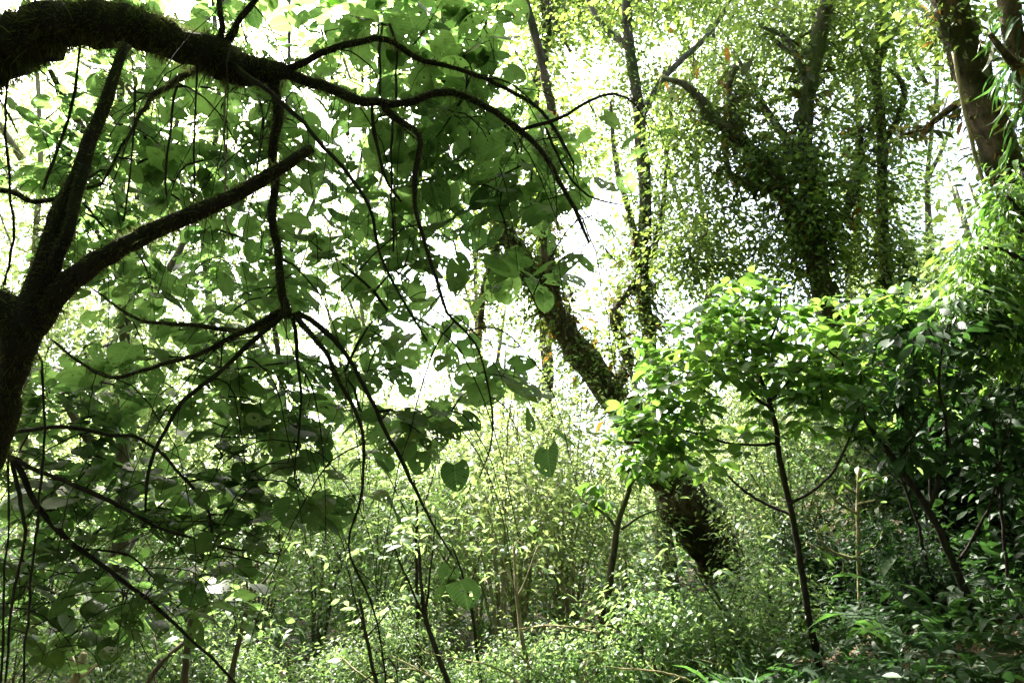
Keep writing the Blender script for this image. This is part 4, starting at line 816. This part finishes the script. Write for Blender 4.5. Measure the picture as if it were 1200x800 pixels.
herbs = [(0, 765, 6.8, 1.1, 'plant with one long upright paddle leaf right of the crooked brown stem'), (0, 1075, 7.4, 1.3, 'plant with wide bright green paddle leaves in front of the thin poles'), (0, 985, 7.2, 1.1, 'plant with a pale lit paddle leaf below the pale bare sapling'),
         (1, 880, 6.4, 1.1, 'broad-leaved plant at the bottom right of centre, shining leaves'), (1, 820, 6.2, 1.0, 'broad-leaved plant at the bottom below the rooty trunk foot'), (1, 950, 5.9, 1.0, 'broad-leaved plant at the very foot of the bright sapling'),
         (1, 740, 6.6, 1.0, 'broad-leaved plant at the bottom under the crooked brown stem'), (0, 700, 6.4, .8, 'low paddle-leaved plant at the bottom centre right'), (1, 1010, 5.6, 1.0, 'broad-leaved plant at the bottom between two ferns'),
         (1, 1110, 6.4, 1.2, 'broad-leaved plant in the shade between the ferns and the leaning sapling'), (0, 1140, 8.2, 1.2, 'dark paddle-leaved plant behind the leaning sapling base'), (1, 1200, 7.2, 1.3, 'broad-leaved plant in the dark right edge, upper bank'),
         (1, 620, 6.2, .9, 'small broad-leaved plant at the foot of the whitish forked stem'), (0, 570, 6.6, .75, 'paddle-leaved plant at the bottom just left of the whitish stem'), (1, 470, 6.2, .9, 'broad-leaved plant at the bottom beside the stouter leaning stem'),
         (1, 350, 6.4, .9, 'broad-leaved plant at the bottom between the brown sapling and the hanging twig'), (0, 800, 6.9, .9, 'paddle-leaved plant under the rooty foot, beside the crooked brown stem'), (0, 1045, 6.2, 1.0, 'dark paddle-leaved plant among the ferns at the bottom right')]
for k, (pi, px_, d, sc, lb) in enumerate(herbs):
    x, y = at_px(px_, d); place(hp[pi], uh[pi], x, y, RB.uniform(0, 6.28), sc, lb)

# ------------------------------------------------------------------ ground cover
RG = np.random.default_rng(81)
g = Geo(); N = 2600
xx = RG.uniform(-16, 18, N); yy = RG.uniform(4.5, 30, N)
c = np.stack([xx, yy, ground(xx, yy) + RG.uniform(0.05, .45, N) ** 1.2 * (0.6 + yy / 20)], 1)
xb = RG.uniform(1.8, 9, 1100); yb = RG.uniform(4.5, 12, 1100); c = np.vstack([c, np.stack([xb, yb, ground(xb, yb) + RG.uniform(.05, .45, 1100)], 1)]); yy = np.concatenate([yy, yb])
bk = (c[:, 0] > 2.0 + .12 * (c[:, 1] - 6)) & (yy < 14); clump(g, c[bk], 16, .24, .09, T_oval + T_lance, RG, .2, .4, mi=1); c = c[~bk]; yy = yy[~bk]  # bank cover takes the darker leaf: its shadow is deepened by colour
nr = yy < 13
hh_ = RG.random(len(c)) < .35; clump(g, c[nr & ~hh_], 26, .24, .10, T_oval + T_lance, RG, .2, .4); clump(g, c[nr & hh_], 22, .2, .26, T_thin, RG, -.5, .5, flat=.3); clump(g, c[~nr], 22, .5, .2, T_oval[2:] + T_small, RG, .2, .4)
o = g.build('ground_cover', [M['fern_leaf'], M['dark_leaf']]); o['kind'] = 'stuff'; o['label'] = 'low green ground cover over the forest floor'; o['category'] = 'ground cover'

# ------------------------------------------------------------------ hanging vines and roots
RV = np.random.default_rng(91)
vines = [([(98, 10, 2.45), (88, 110, 2.5), (66, 180, 2.5), (50, 225, 2.5)], 1.5, 'knobbly vine hanging from the arching limb left of the forked stem'),
 ([(20, 50, 2.45), (8, 160, 2.5), (14, 290, 2.6), (5, 330, 2.6)], 1.4, 'thin vine hanging at the left edge above the dark fork'),
 ([(36, 380, 1.95), (46, 440, 2.1), (46, 520, 2.2), (38, 620, 2.2), (22, 740, 2.2), (20, 830, 2.2)], 1.5, 'long dark vine falling from the fork to the bottom left corner'),
 ([(10, 520, 2.6), (12, 600, 2.6), (5, 700, 2.6), (4, 800, 2.6)], 1.2, 'thick vine against the left edge beside the sweeping branches'),
 ([(160, 90, 2.6), (158, 200, 2.6), (150, 260, 2.6)], 1.0, 'hair-thin vine left of the leaf cluster under the arching limb'),
 ([(208, 100, 2.55), (200, 150, 2.55), (196, 230, 2.6)], 1.3, 'thin vine hanging in the middle of the cluster under the arching limb'),
 ([(263, 90, 2.45), (266, 170, 2.45), (262, 240, 2.45), (266, 280, 2.45)], 1.0, 'pale hair-thin root beside the bright gap'),
 ([(448, 30, 2.6), (446, 70, 2.6), (445, 112, 2.6)], 1.6, 'short straight vine linking the two upper boughs'),
 ([(456, 28, 2.55), (466, 50, 2.55), (466, 85, 2.55), (467, 120, 2.55)], 1.5, 'curved short vine just right of the straight linking one'),
 ([(436, 124, 2.5), (442, 170, 2.5), (455, 215, 2.5), (470, 235, 2.5)], 1.8, 'vine dropping from the upper bough left of the bent bough'),
 ([(460, 130, 2.6), (458, 210, 2.6), (460, 300, 2.6)], 1.2, 'straight thin vine behind the bent bough'),
 ([(232, 60, 2.4), (228, 180, 2.4), (226, 260, 2.4)], 1.0, 'fine root hanging from the thickest moss'),
 ([(1118, 60, 7.8), (1125, 130, 7.8), (1150, 210, 7.8), (1170, 280, 7.8)], 2.0, 'pale root running down the big corner trunk')]
for k, (l, rp, lb) in enumerate(vines):
    pts = np.array([P(*a) for a in l]); rad = np.full(len(l), rp * l[0][2] / FOC)
    p, rr = smooth_line(pts, rad, .04 if l[0][2] < 4 else .2, .5, RV)
    wv = np.cumsum(RV.normal(0, 1, p.shape), 0); wv -= wv.mean(0); wv -= wv[0]; p = p + wv * (.0022 if l[0][2] < 4 else .012)
    rr = rr * (1 + .35 * np.abs(np.sin(np.arange(len(rr)) * .9)) ** 6)
    g = Geo(); tube(g, p, rr, 5, .18, r=RV)
    o = g.build('hanging_vine', M['pale_bark' if 'pale' in lb else 'dark_bark']); o['label'] = lb; o['category'] = 'vine'; o['group'] = 'vines and roots hanging in the trees'
    gm = Geo(); moss_fur(gm, p, rr, 5000 if l[0][2] < 4 else 200, .012 if l[0][2] < 4 else .08, RV, .8, .0009 if l[0][2] < 4 else .004)
    if gm.n: gm.build('moss', M['moss'], o, smooth=False)



# ------------------------------------------------------------------ dry fallen branches
dry_labels = ['dry pale branch caught in the low bush right of the whitish forked stem', 'dry pale branch at the bottom below the crooked brown stem', 'dry pale branch lying just beside the foot of the whitish forked stem',
  'dry pale branch at the bottom edge, left of the whitish forked stem', 'dry pale branch caught at the base of the crooked brown stem', 'dry pale branch at the bottom beside the stouter leaning dark stem',
  'dry pale branch at the bottom below the hanging twigs of the knotted bough', 'dry pale branch at the bottom by the brown sapling stem leaning right', 'dry pale branch at the bottom below the rooty foot, among paddle leaves', 'dry pale branch at the bottom just left of the bright sapling stem']
RD = np.random.default_rng(95)
for k, (px_, py_, d) in enumerate([(650, 740, 6.8), (690, 770, 6.5), (610, 770, 6.4), (560, 785, 6.3), (720, 730, 7.2), (500, 790, 6.3), (420, 785, 6.4), (330, 790, 6.4), (760, 790, 6.1), (870, 780, 6.6)]):
    c = P(px_, py_, d); c[2] = max(c[2], float(ground(c[0], c[1])) + .12); base = c.copy()
    root = thing('dead_branch', dry_labels[k], 'branch', base, 'dry branches caught in the undergrowth')
    a = RD.uniform(0, 6.28); L_ = RD.uniform(.5, .9); up = RD.uniform(-.1, .5); dv = np.array([math.cos(a), math.sin(a) * .5, up]); p, rr = smooth_line([c - dv * L_ * .5, c + RD.normal(0, .04, 3), c + dv * L_ * .5], [.011, .008, .004], .05, .5, RD)
    g = Geo(); tube(g, p, rr, 6, .12, r=RD); g.build('stick', M['dry_or_sunlit_bark'], root, origin=base)
    for q in range(RD.integers(2, 5)):
        i0 = RD.integers(2, len(p) - 2); e = p[i0] + nrm(dv + RD.normal(0, .7, 3)) * RD.uniform(.12, .35); m_ = (p[i0] + e) / 2 + RD.normal(0, .02, 3)
        t, tr_ = smooth_line([p[i0], m_, e], [.005, .004, .002], .04, .5, RD); g = Geo(); tube(g, t, tr_, 5, .1, r=RD); g.build('twig', M['dry_or_sunlit_bark'], root, origin=base)
